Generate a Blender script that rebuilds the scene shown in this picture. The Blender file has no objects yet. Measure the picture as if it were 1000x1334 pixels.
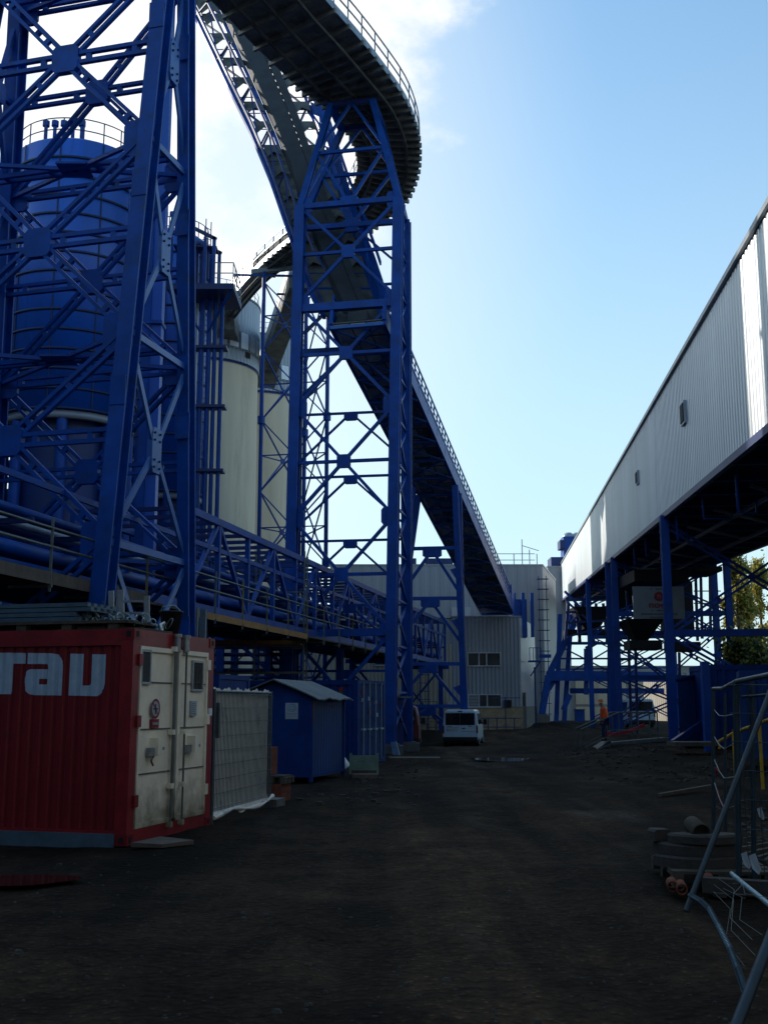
import bpy, bmesh, math, random
from mathutils import Vector, Matrix
random.seed(7)
R = math.radians
C = bpy.context.scene.collection

# ------------------------------------------------------------------ survey
F = 1440.0; T = math.atan((918-667)/F); ct, st = math.cos(T), math.sin(T); EYE = 1.67
def ray(px, py):
    u = px-500; v = 667-py
    return Vector((u, F*ct-v*st, v*ct+F*st))
def P(px, py, Y):
    r = ray(px, py); r = r*(Y/r.y); return Vector((r.x, Y, EYE+r.z))
def PZ(px, py, Z):
    r = ray(px, py); r = r*((Z-EYE)/r.z); return Vector((r.x, r.y, Z))

# ------------------------------------------------------------------ terrain
GP = [(0,0,0),(0,6,0),(-4,12,0),(-3,14,0),(-2,19,0),(4,10,0),(3,6,0),(4.5,14,0),(-1,24,-.06),(4,24,.0),(8,22,.15),
      (-3,34,-.12),(1,34,-.1),(3,38,-.2),(.3,47,-.36),(-4.3,48,-.3),(1.2,51,-.42),(4.5,47,-.42),(5,61,-.62),(0,63,-.6),
      (8.0,48,-.46),(8.2,44,-.3),(10.6,41,.3),(10.4,48,.2),(12,48,.25),(13,62,.1),(9,36,.2),(12,36,.4),(14,38,.45),(9,60,-.2),
      (5,86,-.26),(10,86,-.24),(-5,86,-.3),(14,95,.25),(13,80,.1),(17,95,.25),(25,60,.4),(25,30,.5),(-20,30,0),(-20,60,-.1),(-20,100,-.2),
      (21,110,.1),(30,135,-.4),(25,160,-.5),(0,160,-.5),(60,100,.2),(-60,50,0),(0,-20,0),(-30,-20,0),(30,-20,.2),(18,16,.3),(8,10,.05)]
def h(x, y):
    if y > 170 or abs(x) > 70 or y < -30: return -.3 if y > 100 else 0.0
    sw = sz = 0.0
    for a, b, z in GP:
        d = ((x-a)**2+(y-b)**2); s = 4+.004*y*y
        w = 1.0/(d+s*.5)**1.6
        sw += w; sz += w*z
    return sz/sw

# ------------------------------------------------------------------ mesh builder
class MB:
    def __init__(s): s.v = []; s.f = []; s.sm = []
    def add(s, vs, fs, smooth=False):
        n = len(s.v); s.v += [Vector(v) for v in vs]
        s.f += [tuple(i+n for i in f) for f in fs]; s.sm += [smooth]*len(fs); return s
    def hexa(s, p):  # p: 8 corners, bottom 4 ccw then top 4
        return s.add(p, [(3,2,1,0),(4,5,6,7),(0,1,5,4),(1,2,6,5),(2,3,7,6),(3,0,4,7)])
    def box(s, x0, x1, y0, y1, z0, z1):
        return s.hexa([(x0,y0,z0),(x1,y0,z0),(x1,y1,z0),(x0,y1,z0),(x0,y0,z1),(x1,y0,z1),(x1,y1,z1),(x0,y1,z1)])
    def frame(s, o, ax, ay, az, x0, x1, y0, y1, z0, z1):  # box in a local frame
        o = Vector(o)
        g = lambda x,y,z: o+ax*x+ay*y+az*z
        return s.hexa([g(x0,y0,z0),g(x1,y0,z0),g(x1,y1,z0),g(x0,y1,z0),g(x0,y0,z1),g(x1,y0,z1),g(x1,y1,z1),g(x0,y1,z1)])
    def beam(s, a, b, w, d=None, up=(0,0,1), off=(0,0)):
        a = Vector(a); b = Vector(b); d = d or w; t = (b-a).normalized(); up = Vector(up)
        if abs(t.dot(up)) > .98: up = Vector((0,1,0))
        x = t.cross(up).normalized(); y = x.cross(t).normalized()
        a = a+x*off[0]+y*off[1]; b = b+x*off[0]+y*off[1]
        c = [(-1,-1),(1,-1),(1,1),(-1,1)]
        return s.hexa([a+x*i*w/2+y*j*d/2 for i,j in c]+[b+x*i*w/2+y*j*d/2 for i,j in c])
    def hbeam(s, a, b, w, d, up=(0,1,0), t=.04):
        s.beam(a, b, w, t, up, (0, d/2-t/2)); s.beam(a, b, w, t, up, (0, -d/2+t/2)); s.beam(a, b, t, d-2*t, up); return s
    def tube(s, pts, r, n=8, cap=True):
        pts = [Vector(p) for p in pts]; rings = []
        for i, p in enumerate(pts):
            t = (pts[min(i+1,len(pts)-1)]-pts[max(i-1,0)]).normalized()
            u = Vector((0,0,1)) if abs(t.z) < .95 else Vector((1,0,0))
            x = t.cross(u).normalized(); y = x.cross(t)
            rr = r[i] if isinstance(r,(list,tuple)) else r
            rings.append([p+x*rr*math.cos(2*math.pi*k/n)+y*rr*math.sin(2*math.pi*k/n) for k in range(n)])
        vs = [v for q in rings for v in q]; fs = []
        for i in range(len(pts)-1):
            for k in range(n):
                a = i*n+k; b = i*n+(k+1)%n; fs.append((a,b,b+n,a+n))
        s.add(vs, fs, n > 5)
        if cap:
            m = (len(pts)-1)*n; s.add(rings[0], [tuple(range(n))]); s.add(rings[-1], [tuple(range(n))[::-1]])
        return s
    def lathe(s, c, prof, n=48, a0=0, a1=2*math.pi, smooth=True):
        c = Vector(c); full = abs(a1-a0-2*math.pi) < 1e-6; m = n if full else n+1; vs = []
        for r, z in prof:
            for k in range(m):
                a = a0+(a1-a0)*k/n; vs.append(c+Vector((r*math.cos(a), r*math.sin(a), z)))
        fs = []
        for i in range(len(prof)-1):
            for k in range(n):
                a = i*m+k; b = i*m+(k+1)%m; fs.append((a,b,b+m,a+m))
        return s.add(vs, fs, smooth)
    def corr(s, a, b, z0a, z1a, z0b, z1b, pitch, depth, back=0, topper=0):
        # vertical corrugated sheet from plan point a to b (trapezoid ribs standing out to the right of a->b)
        a = Vector((a[0],a[1],0)); b = Vector((b[0],b[1],0)); L = (b-a).length; t = (b-a)/L; n = Vector((t.y,-t.x,0))
        k = max(1, int(round(L/pitch))); pitch = L/k; q = []
        for i in range(k):
            for f, o in ((0,0),(.3,0),(.42,depth),(.88,depth)):
                q.append((i+f, o))
        q.append((k,0)); vs = []
        for f, o in q:
            u = f*pitch; w = u/L; p = a+t*u+n*o
            vs.append((p.x,p.y,z0a+(z0b-z0a)*w)); vs.append((p.x,p.y,z1a+(z1b-z1a)*w))
        fs = [(2*i,2*i+2,2*i+3,2*i+1) for i in range(len(q)-1)]
        s.add(vs, fs)
        return s
    def poly(s, pts, th=None, n=None):
        pts = [Vector(p) for p in pts]
        if not th: return s.add(pts, [tuple(range(len(pts)))])
        n = Vector(n)*th; m = len(pts)
        s.add(pts+[p+n for p in pts], [tuple(range(m))[::-1], tuple(range(m,2*m))]+[(i,(i+1)%m,(i+1)%m+m,i+m) for i in range(m)])
        return s
    def build(s, name, mat, parent=None, org=None):
        me = bpy.data.meshes.new(name)
        if parent is not None: org = base(parent)
        o = Vector(org) if org is not None else Vector((0,0,0))
        me.from_pydata([v-o for v in s.v], [], s.f)
        me.polygons.foreach_set('use_smooth', s.sm)
        me.materials.append(mat); me.update()
        ob = bpy.data.objects.new(name, me); C.objects.link(ob)
        if parent is not None: ob.parent = parent
        else: ob.location = o
        return ob
def base(o):
    v = Vector((0,0,0))
    while o is not None: v += o.location; o = o.parent
    return v
def tag(o, label=None, cat=None, group=None, kind=None):
    if label: o['label'] = label
    if cat: o['category'] = cat
    if group: o['group'] = group
    if kind: o['kind'] = kind
    return o
def thing(name, label, cat, loc=(0,0,0), group=None):
    o = bpy.data.objects.new(name, None); C.objects.link(o); o.empty_display_size = .3
    o.location = loc; return tag(o, label, cat, group)
def dup(root, loc, rz=0, label=None, group=None):
    r = root.copy(); C.objects.link(r); r.location = loc; r.rotation_euler = (0,0,rz)
    if label: r['label'] = label
    if group: r['group'] = group
    for ch in root.children:
        c = ch.copy(); C.objects.link(c); c.parent = r
        for g in ch.children:
            d = g.copy(); C.objects.link(d); d.parent = c
    return r

# ------------------------------------------------------------------ materials
def mat(name, col, rough=.6, metal=0, var=.25, scale=2.0, bump=0, bscale=30, dirt=None, dscale=1.5, dth=.6, spec=.5, streak=False):
    m = bpy.data.materials.new(name); m.use_nodes = True; nt = m.node_tree; N = nt.nodes; Lk = nt.links
    b = N['Principled BSDF']; b.inputs['Roughness'].default_value = rough; b.inputs['Metallic'].default_value = metal
    b.inputs['Specular IOR Level'].default_value = spec
    tc = N.new('ShaderNodeTexCoord'); src = tc.outputs['Object']
    if streak:
        mp = N.new('ShaderNodeMapping'); mp.inputs['Scale'].default_value = (1,1,.12); Lk.new(src, mp.inputs[0]); src = mp.outputs[0]
    n = N.new('ShaderNodeTexNoise'); n.inputs['Scale'].default_value = scale; n.inputs['Detail'].default_value = 6; n.inputs['Roughness'].default_value = .65
    Lk.new(src, n.inputs['Vector'])
    r = N.new('ShaderNodeValToRGB'); r.color_ramp.elements[0].position = .3; r.color_ramp.elements[1].position = .7
    r.color_ramp.elements[0].color = tuple(c*(1-var) for c in col)+(1,); r.color_ramp.elements[1].color = tuple(min(1,c*(1+var)) for c in col)+(1,)
    Lk.new(n.outputs[0], r.inputs[0]); out = r.outputs[0]
    if dirt:
        n2 = N.new('ShaderNodeTexNoise'); n2.inputs['Scale'].default_value = dscale; n2.inputs['Detail'].default_value = 8; n2.inputs['Roughness'].default_value = .7
        Lk.new(src, n2.inputs['Vector'])
        r2 = N.new('ShaderNodeValToRGB'); r2.color_ramp.elements[0].position = dth; r2.color_ramp.elements[1].position = dth+.12
        Lk.new(n2.outputs[0], r2.inputs[0])
        mx = N.new('ShaderNodeMix'); mx.data_type = 'RGBA'; mx.inputs[7].default_value = tuple(dirt)+(1,)
        Lk.new(r2.outputs[0], mx.inputs[0]); Lk.new(out, mx.inputs[6]); out = mx.outputs[2]
    Lk.new(out, b.inputs['Base Color'])
    if bump:
        n3 = N.new('ShaderNodeTexNoise'); n3.inputs['Scale'].default_value = bscale; n3.inputs['Detail'].default_value = 5
        Lk.new(tc.outputs['Object'], n3.inputs['Vector'])
        bp = N.new('ShaderNodeBump'); bp.inputs['Strength'].default_value = bump; bp.inputs['Distance'].default_value = .02
        Lk.new(n3.outputs[0], bp.inputs['Height']); Lk.new(bp.outputs[0], b.inputs['Normal'])
    return m
BLUE = (.002,.055,.28)
M = dict(
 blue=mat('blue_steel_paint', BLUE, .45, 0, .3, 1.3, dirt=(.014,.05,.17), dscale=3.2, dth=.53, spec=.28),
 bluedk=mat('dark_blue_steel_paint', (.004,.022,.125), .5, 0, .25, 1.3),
 bluelt=mat('blue_painted_as_lit', (.03,.11,.34), .35, 0, .2, 2, dirt=(.01,.03,.12), dscale=3, dth=.6),  # blue steel lightened to stand in for skylight and ground bounce
 tank=mat('tank_blue', (.006,.085,.42), .4, 0, .25, .5, streak=True, dirt=(.006,.04,.2), dscale=1.0, dth=.56),
 tankring=mat('tank_ring_blue', (.002,.012,.06), .6),
 cblue=mat('container_blue', (.004,.033,.16), .6, 0, .3, 1.2, dirt=(.02,.02,.03), dscale=3, dth=.66, spec=.15),
 pblue=mat('panel_blue', (.008,.04,.16), .6, 0, .25, 1.0, spec=.18),
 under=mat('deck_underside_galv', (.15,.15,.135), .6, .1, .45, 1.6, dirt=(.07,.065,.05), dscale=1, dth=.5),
 black=mat('dark_machinery', (.004,.005,.007), .8),
 belt=mat('belt_trough', (.022,.026,.03), .75, 0, .4, 1.2),
 skypanel=mat('translucent_panel', (.6,.66,.7), .5, 0, .15, 2),
 underdk=mat('bridge_underside_dark', (.085,.09,.085), .7, .1, .45, 1.6, dirt=(.03,.028,.02), dscale=1, dth=.5),
 hutblue=mat('hut_blue', (.03,.09,.27), .6, 0, .2, 1.5, spec=.2),
 tilea=mat('underside_tile_pale', (.6,.58,.47), .7, 0, .4, 2), tileb=mat('underside_tile_grey', (.33,.33,.3), .7, 0, .4, 2),  # raised tile colours stand in for light bounced off the ground
 arcdeck=mat('arc_galv_painted_sunlit', (.5,.5,.46), .5, .2, .3, 1.6),  # far deck's galvanised colour lightened to look sunlit
 grating=mat('grating_steel', (.16,.18,.19), .55, .4, .3, 3),
 rail=mat('galv_rail', (.22,.25,.28), .4, .5, .25, 4),
 pale=mat('pale_panel', (.42,.45,.48), .45, .1, .25, 2),
 clad=mat('gallery_cladding', (.60,.63,.65), .38, .3, .16, .35, streak=True, dirt=(.5,.54,.58), dscale=.5, dth=.55),
 cladA=mat('grey_cladding', (.27,.285,.32), .5, .15, .15, .4, streak=True),
 cladAs=mat('smooth_cladding', (.3,.33,.37), .35, .3, .15, .5, streak=True),
 cladB=mat('tall_building_cladding', (.22,.25,.29), .5, .1, .12, .25, streak=True),
 cladT=mat('beige_cladding', (.33,.30,.25), .6, 0, .15, .5, streak=True),
 sand=mat('sandstone_plinth', (.30,.22,.13), .85, 0, .25, 3, .2),
 cream=mat('silo_concrete', (.62,.53,.385), .85, 0, .12, .6, .1, 20, dirt=(.48,.41,.30), dscale=.5, dth=.55, streak=True),
 red=mat('container_red', (.17,.003,.007), .5, 0, .25, 1.5, dirt=(.05,.006,.008), dscale=3, dth=.6),
 redlt=mat('container_red_frame', (.21,.009,.013), .45, 0, .3, 3, dirt=(.05,.018,.012), dscale=9, dth=.57),
 lett=mat('pale_blue_lettering', (.33,.43,.53), .6, 0, .12, 8),
 white=mat('white_paint', (.75,.77,.78), .35, 0, .06, 3),
 whitev=mat('van_white', (.42,.52,.60), .3, 0, .08, 3),
 redv=mat('van_red', (.10,.006,.008), .35, 0, .15, 3),
 glass=mat('dark_glass', (.01,.014,.016), .08, 0, .3, 4),
 wglass=mat('window_glass', (.03,.035,.04), .15, 0, .4, 1),
 rubber=mat('black_rubber', (.008,.008,.009), .8),
 plate=mat('plate_white', (.35,.35,.36), .5), lamp=mat('red_lamp', (.12,.01,.01), .3),
 mesh=mat('fence_galv', (.09,.12,.13), .45, .5, .3, 5),
 polegr=mat('fence_pole_dark', (.022,.042,.055), .5, .3, .3, 5),
 galv=mat('galvanised_tube', (.22,.34,.38), .45, .3, .5, 40),
 tarp=mat('tarp_white', (.72,.70,.62), .7, 0, .12, 4, .2, 8, dirt=(.36,.38,.36), dscale=3, dth=.55),
 wood=mat('weathered_wood', (.06,.05,.036), .85, 0, .4, 6, .3, 40),
 wood2=mat('plywood_board', (.085,.066,.048), .8, 0, .3, 4),
 brick=mat('orange_brick', (.15,.04,.018), .85, 0, .3, 6, .3, 40),
 conc=mat('concrete', (.11,.11,.105), .9, 0, .3, 3, .4, 25),
 conclt=mat('concrete_light', (.3,.3,.28), .9, 0, .1, .8),
 concdk=mat('concrete_weathered', (.04,.036,.031), .9, 0, .35, 6, .5, 30),
 roof=mat('shed_roof', (.09,.11,.115), .7, 0, .3, 3, .3, 12),
 yellow=mat('yellow_tube', (.42,.25,.01), .5, 0, .3, 8, dirt=(.2,.06,.02), dscale=8, dth=.6),
 orange=mat('orange_board', (.30,.13,.02), .6, 0, .3, 3),
 yb=mat('yellow_board', (.16,.13,.05), .7, 0, .3, 3),
 scaf=mat('scaffold_tube', (.10,.12,.11), .5, .3, .3, 5),
 green=mat('crate_green', (.13,.21,.17), .7, 0, .3, 4),
 alu=mat('aluminium', (.3,.32,.33), .45, .5, .25, 5),
 bluegrey=mat('bluegrey_sheet', (.075,.125,.165), .45, .3, .25, 4),
 bucket=mat('black_bucket', (.012,.014,.015), .6),
 signw=mat('sign_board', (.19,.20,.20), .7, 0, .1, 2), signr=mat('sign_red', (.24,.006,.012), .6), ink=mat('ink_grey', (.03,.035,.04), .8),
 signred2=mat('prohibition_red', (.2,.01,.02), .6),
 skin=mat('skin', (.35,.18,.12), .6), hiviz=mat('orange_workwear', (.9,.10,.01), .7, 0, .15, 8), helm=mat('orange_helmet', (.6,.09,.01), .4),
 trous=mat('blue_trousers', (.008,.016,.07), .8), boot=mat('dark_boot', (.01,.01,.012), .7),
 redtape=mat('red_strip', (.45,.008,.025), .6), bark=mat('bark', (.08,.06,.04), .9, 0, .3, 4),
 leaf=mat('poplar_leaf', (.27,.26,.045), .7, 0, .45, 1.0), leaf2=mat('autumn_leaf', (.36,.27,.05), .7, 0, .4, 1.0), leaf3=mat('dark_leaf', (.03,.055,.015), .7, 0, .4, 1.0),
 notice=mat('white_notice', (.32,.38,.42), .6), noteblue=mat('notice_blue', (.05,.16,.3), .6), rust=mat('rust', (.09,.035,.015), .9),
)
for m_n in ('leaf','leaf2','leaf3'):
    nt_ = M[m_n].node_tree; b_ = nt_.nodes['Principled BSDF']; tr_ = nt_.nodes.new('ShaderNodeBsdfTranslucent'); ms_ = nt_.nodes.new('ShaderNodeMixShader'); ms_.inputs[0].default_value = .5
    nt_.links.new(b_.inputs['Base Color'].links[0].from_socket, tr_.inputs[0]); nt_.links.new(b_.outputs[0], ms_.inputs[1]); nt_.links.new(tr_.outputs[0], ms_.inputs[2]); nt_.links.new(ms_.outputs[0], nt_.nodes['Material Output'].inputs[0])
for m_n in ('skypanel',):
    b = M[m_n].node_tree.nodes['Principled BSDF']; b.inputs['Transmission Weight'].default_value = .85; b.inputs['IOR'].default_value = 1.02; b.inputs['Roughness'].default_value = .35
# white door paint, dirtier towards the bottom, chipped
def door_mat():
    m = mat('door_paint_white', (.80,.72,.55), .55, 0, .12, 3, .1, 20, dirt=(.09,.06,.04), dscale=9, dth=.68)
    nt = m.node_tree; N = nt.nodes; Lk = nt.links; b = N['Principled BSDF']
    src = b.inputs['Base Color'].links[0].from_socket
    tc = N.new('ShaderNodeTexCoord'); sp = N.new('ShaderNodeSeparateXYZ'); Lk.new(tc.outputs['Object'], sp.inputs[0])
    nz = N.new('ShaderNodeTexNoise'); nz.inputs['Scale'].default_value = 5; nz.inputs['Detail'].default_value = 6; Lk.new(tc.outputs['Object'], nz.inputs['Vector'])
    ma = N.new('ShaderNodeMath'); ma.operation = 'MULTIPLY_ADD'; ma.inputs[1].default_value = .9; Lk.new(nz.outputs[0], ma.inputs[0]); Lk.new(sp.outputs[2], ma.inputs[2])
    mr = N.new('ShaderNodeMapRange'); mr.inputs[1].default_value = .55; mr.inputs[2].default_value = 1.15; mr.inputs[3].default_value = .85; mr.inputs[4].default_value = 0
    Lk.new(ma.outputs[0], mr.inputs[0])
    mx = N.new('ShaderNodeMix'); mx.data_type = 'RGBA'; mx.inputs[7].default_value = (.10,.075,.03,1); Lk.new(mr.outputs[0], mx.inputs[0]); Lk.new(src, mx.inputs[6]); Lk.new(mx.outputs[2], b.inputs['Base Color'])
    return m
M['door'] = door_mat()
def ground_mat():
    m = bpy.data.materials.new('wet_mud'); m.use_nodes = True; nt = m.node_tree; N = nt.nodes; Lk = nt.links; b = N['Principled BSDF']
    tc = N.new('ShaderNodeTexCoord')
    def noise(sc, det=8, ro=.65, mapping=None):
        n = N.new('ShaderNodeTexNoise'); n.inputs['Scale'].default_value = sc; n.inputs['Detail'].default_value = det; n.inputs['Roughness'].default_value = ro
        if mapping:
            mp = N.new('ShaderNodeMapping'); mp.inputs['Scale'].default_value = mapping; mp.inputs['Rotation'].default_value = (0,0,R(8)); Lk.new(tc.outputs['Object'], mp.inputs[0]); Lk.new(mp.outputs[0], n.inputs['Vector'])
        else: Lk.new(tc.outputs['Object'], n.inputs['Vector'])
        return n
    def ramp(n, p0, c0, p1, c1):
        r = N.new('ShaderNodeValToRGB'); r.color_ramp.elements[0].position = p0; r.color_ramp.elements[1].position = p1
        r.color_ramp.elements[0].color = tuple(c0)+(1,); r.color_ramp.elements[1].color = tuple(c1)+(1,); Lk.new(n.outputs[0], r.inputs[0]); return r
    def mix(f, a, c, mode='MIX'):
        x = N.new('ShaderNodeMix'); x.data_type = 'RGBA'; x.blend_type = mode
        if isinstance(f, float): x.inputs[0].default_value = f
        else: Lk.new(f, x.inputs[0])
        Lk.new(a, x.inputs[6]); Lk.new(c, x.inputs[7]); return x.outputs[2]
    big = ramp(noise(.35,6,.6,(1,.35,1)), .35, (.0110,.0082,.0056), .66, (.038,.027,.0175))
    fine = ramp(noise(9,8,.8), .3, (.2,.2,.2), .75, (2.0,2.0,2.0))
    trk = ramp(noise(1.0,5,.55,(1.5,.07,1)), .36, (.6,.6,.6), .62, (1.4,1.36,1.3))
    c = mix(1.0, big.outputs[0], fine.outputs[0], 'MULTIPLY'); c = mix(1.0, c, trk.outputs[0], 'MULTIPLY')
    at = N.new('ShaderNodeAttribute'); at.attribute_name = 'wear'
    wr = N.new('ShaderNodeValToRGB'); wr.color_ramp.elements[0].color = (.62,.6,.6,1); wr.color_ramp.elements[1].color = (2.1,1.95,1.75,1); Lk.new(at.outputs['Fac'], wr.inputs[0]); c = mix(1.0, c, wr.outputs[0], 'MULTIPLY')
    pat = ramp(noise(.9,9,.75), .42, (.6,.6,.6), .60, (1.35,1.32,1.28)); c = mix(1.0, c, pat.outputs[0], 'MULTIPLY')
    vo = N.new('ShaderNodeTexVoronoi'); vo.inputs['Scale'].default_value = 14; Lk.new(tc.outputs['Object'], vo.inputs['Vector'])
    vr = N.new('ShaderNodeValToRGB'); vr.color_ramp.elements[0].position = .0; vr.color_ramp.elements[1].position = .30
    vr.color_ramp.elements[0].color = (2.2,2.2,2.1,1); vr.color_ramp.elements[1].color = (.8,.8,.8,1); Lk.new(vo.outputs['Distance'], vr.inputs[0])
    c = mix(1.0, c, vr.outputs[0], 'MULTIPLY'); Lk.new(c, b.inputs['Base Color'])
    wet = ramp(noise(.55,6,.6,(1,.3,1)), .56, (.9,.9,.9), .74, (.5,.5,.5)); Lk.new(wet.outputs[0], b.inputs['Roughness'])
    b.inputs['Specular IOR Level'].default_value = .07
    nb = noise(7,12,.8); bp = N.new('ShaderNodeBump'); bp.inputs['Strength'].default_value = .8; bp.inputs['Distance'].default_value = .03
    ad = N.new('ShaderNodeMath'); ad.operation = 'SUBTRACT'; Lk.new(nb.outputs[0], ad.inputs[0]); Lk.new(vo.outputs['Distance'], ad.inputs[1]); Lk.new(ad.outputs[0], bp.inputs['Height']); Lk.new(bp.outputs[0], b.inputs['Normal'])
    return m
M['ground'] = ground_mat()

# ------------------------------------------------------------------ camera, sun, sky
cam = bpy.data.objects.new('camera', bpy.data.cameras.new('camera')); C.objects.link(cam)
cam.location = (0,0,EYE); cam.rotation_euler = (math.pi/2+T, 0, 0)
cam.data.sensor_fit = 'VERTICAL'; cam.data.sensor_height = 24; cam.data.lens = 24*F/1334; cam.data.clip_end = 5000; cam.data.clip_start = .1
bpy.context.scene.camera = cam
SAZ, SEL = R(-55), R(25); SKYGAIN = (1.75,2.3,2.5,1)
sun = bpy.data.objects.new('sun', bpy.data.lights.new('sun', 'SUN')); C.objects.link(sun)
sun.data.energy = 5.0; sun.data.angle = R(.5); sun.data.color = (1,.93,.82)
sd = Vector((math.sin(SAZ)*math.cos(SEL), math.cos(SAZ)*math.cos(SEL), math.sin(SEL)))
sun.rotation_euler = sd.to_track_quat('Z','Y').to_euler()
w = bpy.data.worlds.new('World'); bpy.context.scene.world = w; w.use_nodes = True
nt = w.node_tree; N = nt.nodes; Lk = nt.links; bg = N['Background']
sky = N.new('ShaderNodeTexSky'); sky.sky_type = 'NISHITA'; sky.sun_disc = False; sky.sun_elevation = SEL; sky.sun_rotation = SAZ
sky.air_density = 1.0; sky.dust_density = 1.2; sky.ozone_density = 1.5; sky.altitude = 100
tc = N.new('ShaderNodeTexCoord')
# thin bright cumulus low on the sunny side
mp = N.new('ShaderNodeMapping'); mp.inputs['Scale'].default_value = (1,1,1.5); Lk.new(tc.outputs['Generated'], mp.inputs[0])
nz = N.new('ShaderNodeTexNoise'); nz.inputs['Scale'].default_value = 5.5; nz.inputs['Detail'].default_value = 9; nz.inputs['Roughness'].default_value = .58; Lk.new(mp.outputs[0], nz.inputs['Vector'])
dirn = N.new('ShaderNodeVectorMath'); dirn.operation = 'DOT_PRODUCT'
cd = ray(60,60).normalized(); dirn.inputs[1].default_value = cd
nv = N.new('ShaderNodeVectorMath'); nv.operation = 'NORMALIZE'; Lk.new(tc.outputs['Generated'], nv.inputs[0]); Lk.new(nv.outputs[0], dirn.inputs[0])
mk = N.new('ShaderNodeMapRange'); mk.inputs[1].default_value = .90; mk.inputs[2].default_value = .998; mk.inputs[3].default_value = -.16; mk.inputs[4].default_value = .20; Lk.new(dirn.outputs['Value'], mk.inputs[0])
ad = N.new('ShaderNodeMath'); ad.operation = 'ADD'; Lk.new(nz.outputs[0], ad.inputs[0]); Lk.new(mk.outputs[0], ad.inputs[1])
cr = N.new('ShaderNodeMapRange'); cr.interpolation_type = 'SMOOTHSTEP'; cr.inputs[1].default_value = .56; cr.inputs[2].default_value = .74; cr.inputs[4].default_value = .85; Lk.new(ad.outputs[0], cr.inputs[0])
gm = N.new('ShaderNodeGamma'); gm.inputs[1].default_value = .8; Lk.new(sky.outputs[0], gm.inputs[0])
gn = N.new('ShaderNodeMix'); gn.data_type = 'RGBA'; gn.blend_type = 'MULTIPLY'; gn.inputs[0].default_value = 1; gn.inputs[7].default_value = SKYGAIN; Lk.new(gm.outputs[0], gn.inputs[6])
sx_ = N.new('ShaderNodeSeparateXYZ'); Lk.new(nv.outputs[0], sx_.inputs[0])
hz = N.new('ShaderNodeMapRange'); hz.interpolation_type = 'SMOOTHSTEP'; hz.inputs[1].default_value = -.05; hz.inputs[2].default_value = .62; hz.inputs[3].default_value = .85; hz.inputs[4].default_value = 0; Lk.new(sx_.outputs[2], hz.inputs[0])
h1 = N.new('ShaderNodeMix'); h1.data_type = 'RGBA'; h1.inputs[7].default_value = (4.9,6.4,6.9,1); Lk.new(hz.outputs[0], h1.inputs[0]); Lk.new(gn.outputs[2], h1.inputs[6])
gl = N.new('ShaderNodeVectorMath'); gl.operation = 'DOT_PRODUCT'; gl.inputs[1].default_value = ray(-20,250).normalized(); Lk.new(nv.outputs[0], gl.inputs[0])
gr_ = N.new('ShaderNodeMapRange'); gr_.interpolation_type = 'SMOOTHSTEP'; gr_.inputs[1].default_value = .86; gr_.inputs[2].default_value = .995; gr_.inputs[4].default_value = .6; Lk.new(gl.outputs['Value'], gr_.inputs[0])
h2 = N.new('ShaderNodeMix'); h2.data_type = 'RGBA'; h2.inputs[7].default_value = (7.4,7.6,7.2,1); Lk.new(gr_.outputs[0], h2.inputs[0]); Lk.new(h1.outputs[2], h2.inputs[6])
mx = N.new('ShaderNodeMix'); mx.data_type = 'RGBA'; mx.inputs[7].default_value = (8.2,8.1,7.9,1)
Lk.new(cr.outputs[0], mx.inputs[0]); Lk.new(h2.outputs[2], mx.inputs[6]); Lk.new(mx.outputs[2], bg.inputs[0])
bg.inputs[1].default_value = .14
sc = bpy.context.scene; sc.view_settings.view_transform = 'Standard'; sc.view_settings.look = 'None'; sc.view_settings.exposure = 0
sc.render.engine = 'CYCLES'; sc.cycles.max_bounces = 5; sc.cycles.diffuse_bounces = 3; sc.cycles.glossy_bounces = 3
sc.cycles.use_denoising = True

# ================================================================== GROUND
from mathutils import noise as mn
xs = [-400,-200,-100,-60,-45,-36,-30,-26,-22,-18,-15,-13]+[-12+i*.3 for i in range(90)]+[15.5,17,19,22,26,30,36,45,60,100,200,400]
ys = [-100,-30,-10,0,2,3]+[3.3+i*.25 for i in range(150)]+[41+i*.7 for i in range(60)]+[84+i*3 for i in range(30)]+[180,220,300,500,900,2000]
def lane(y):  # middle of the driven lane
    return .9+.010*y+.0019*max(0,y-8)**2*.55 if y < 60 else .9+.6+.0019*52**2*.55+(y-60)*.19
def ruts(x, y):
    d = x-lane(y)+.35*math.sin(y*.16); r = 0
    for c_, w_ in ((-.85,.22),(.85,.22),(-1.7,.3),(2.1,.3)): r += math.exp(-((d-c_)/w_)**2)*(1 if abs(c_) < 1 else .6)
    return r
def micro(x, y):
    if y > 90 or x < -12 or x > 15: return 0
    v = .045*mn.fractal(Vector((x*.55,y*.4,0)),.9,2.1,4)+.018*mn.noise(Vector((x*3.1,y*3.1,4)))
    return v-.035*ruts(x,y)+(.05*mn.noise(Vector((x*1.3,y*1.0,9))) if x > 5+.05*y else 0)
def wearf(x, y):
    d = abs(x-lane(y)+.35*math.sin(y*.16)); a = max(0,1-(d/3.2)**2)*.5
    return max(0,min(1,a+.45*mn.fractal(Vector((x*.5,y*.16,3)),.8,2.1,4)-.22*ruts(x,y)*(.6+mn.noise(Vector((x,y*.3,1))))+.12))
g = MB(); vs = [(x, y, h(x,y)+micro(x,y)) for y in ys for x in xs]; nx = len(xs)
g.add(vs, [(j*nx+i, j*nx+i+1, (j+1)*nx+i+1, (j+1)*nx+i) for j in range(len(ys)-1) for i in range(nx-1)], True)
go_ = tag(g.build('ground', M['ground']), kind='structure')
wa = go_.data.attributes.new('wear','FLOAT','POINT'); wa.data.foreach_set('value', [wearf(x,y) for y in ys for x in xs])
pm = mat('puddle_water', (.012,.008,.007), .04, 0, .1, 3)
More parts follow.
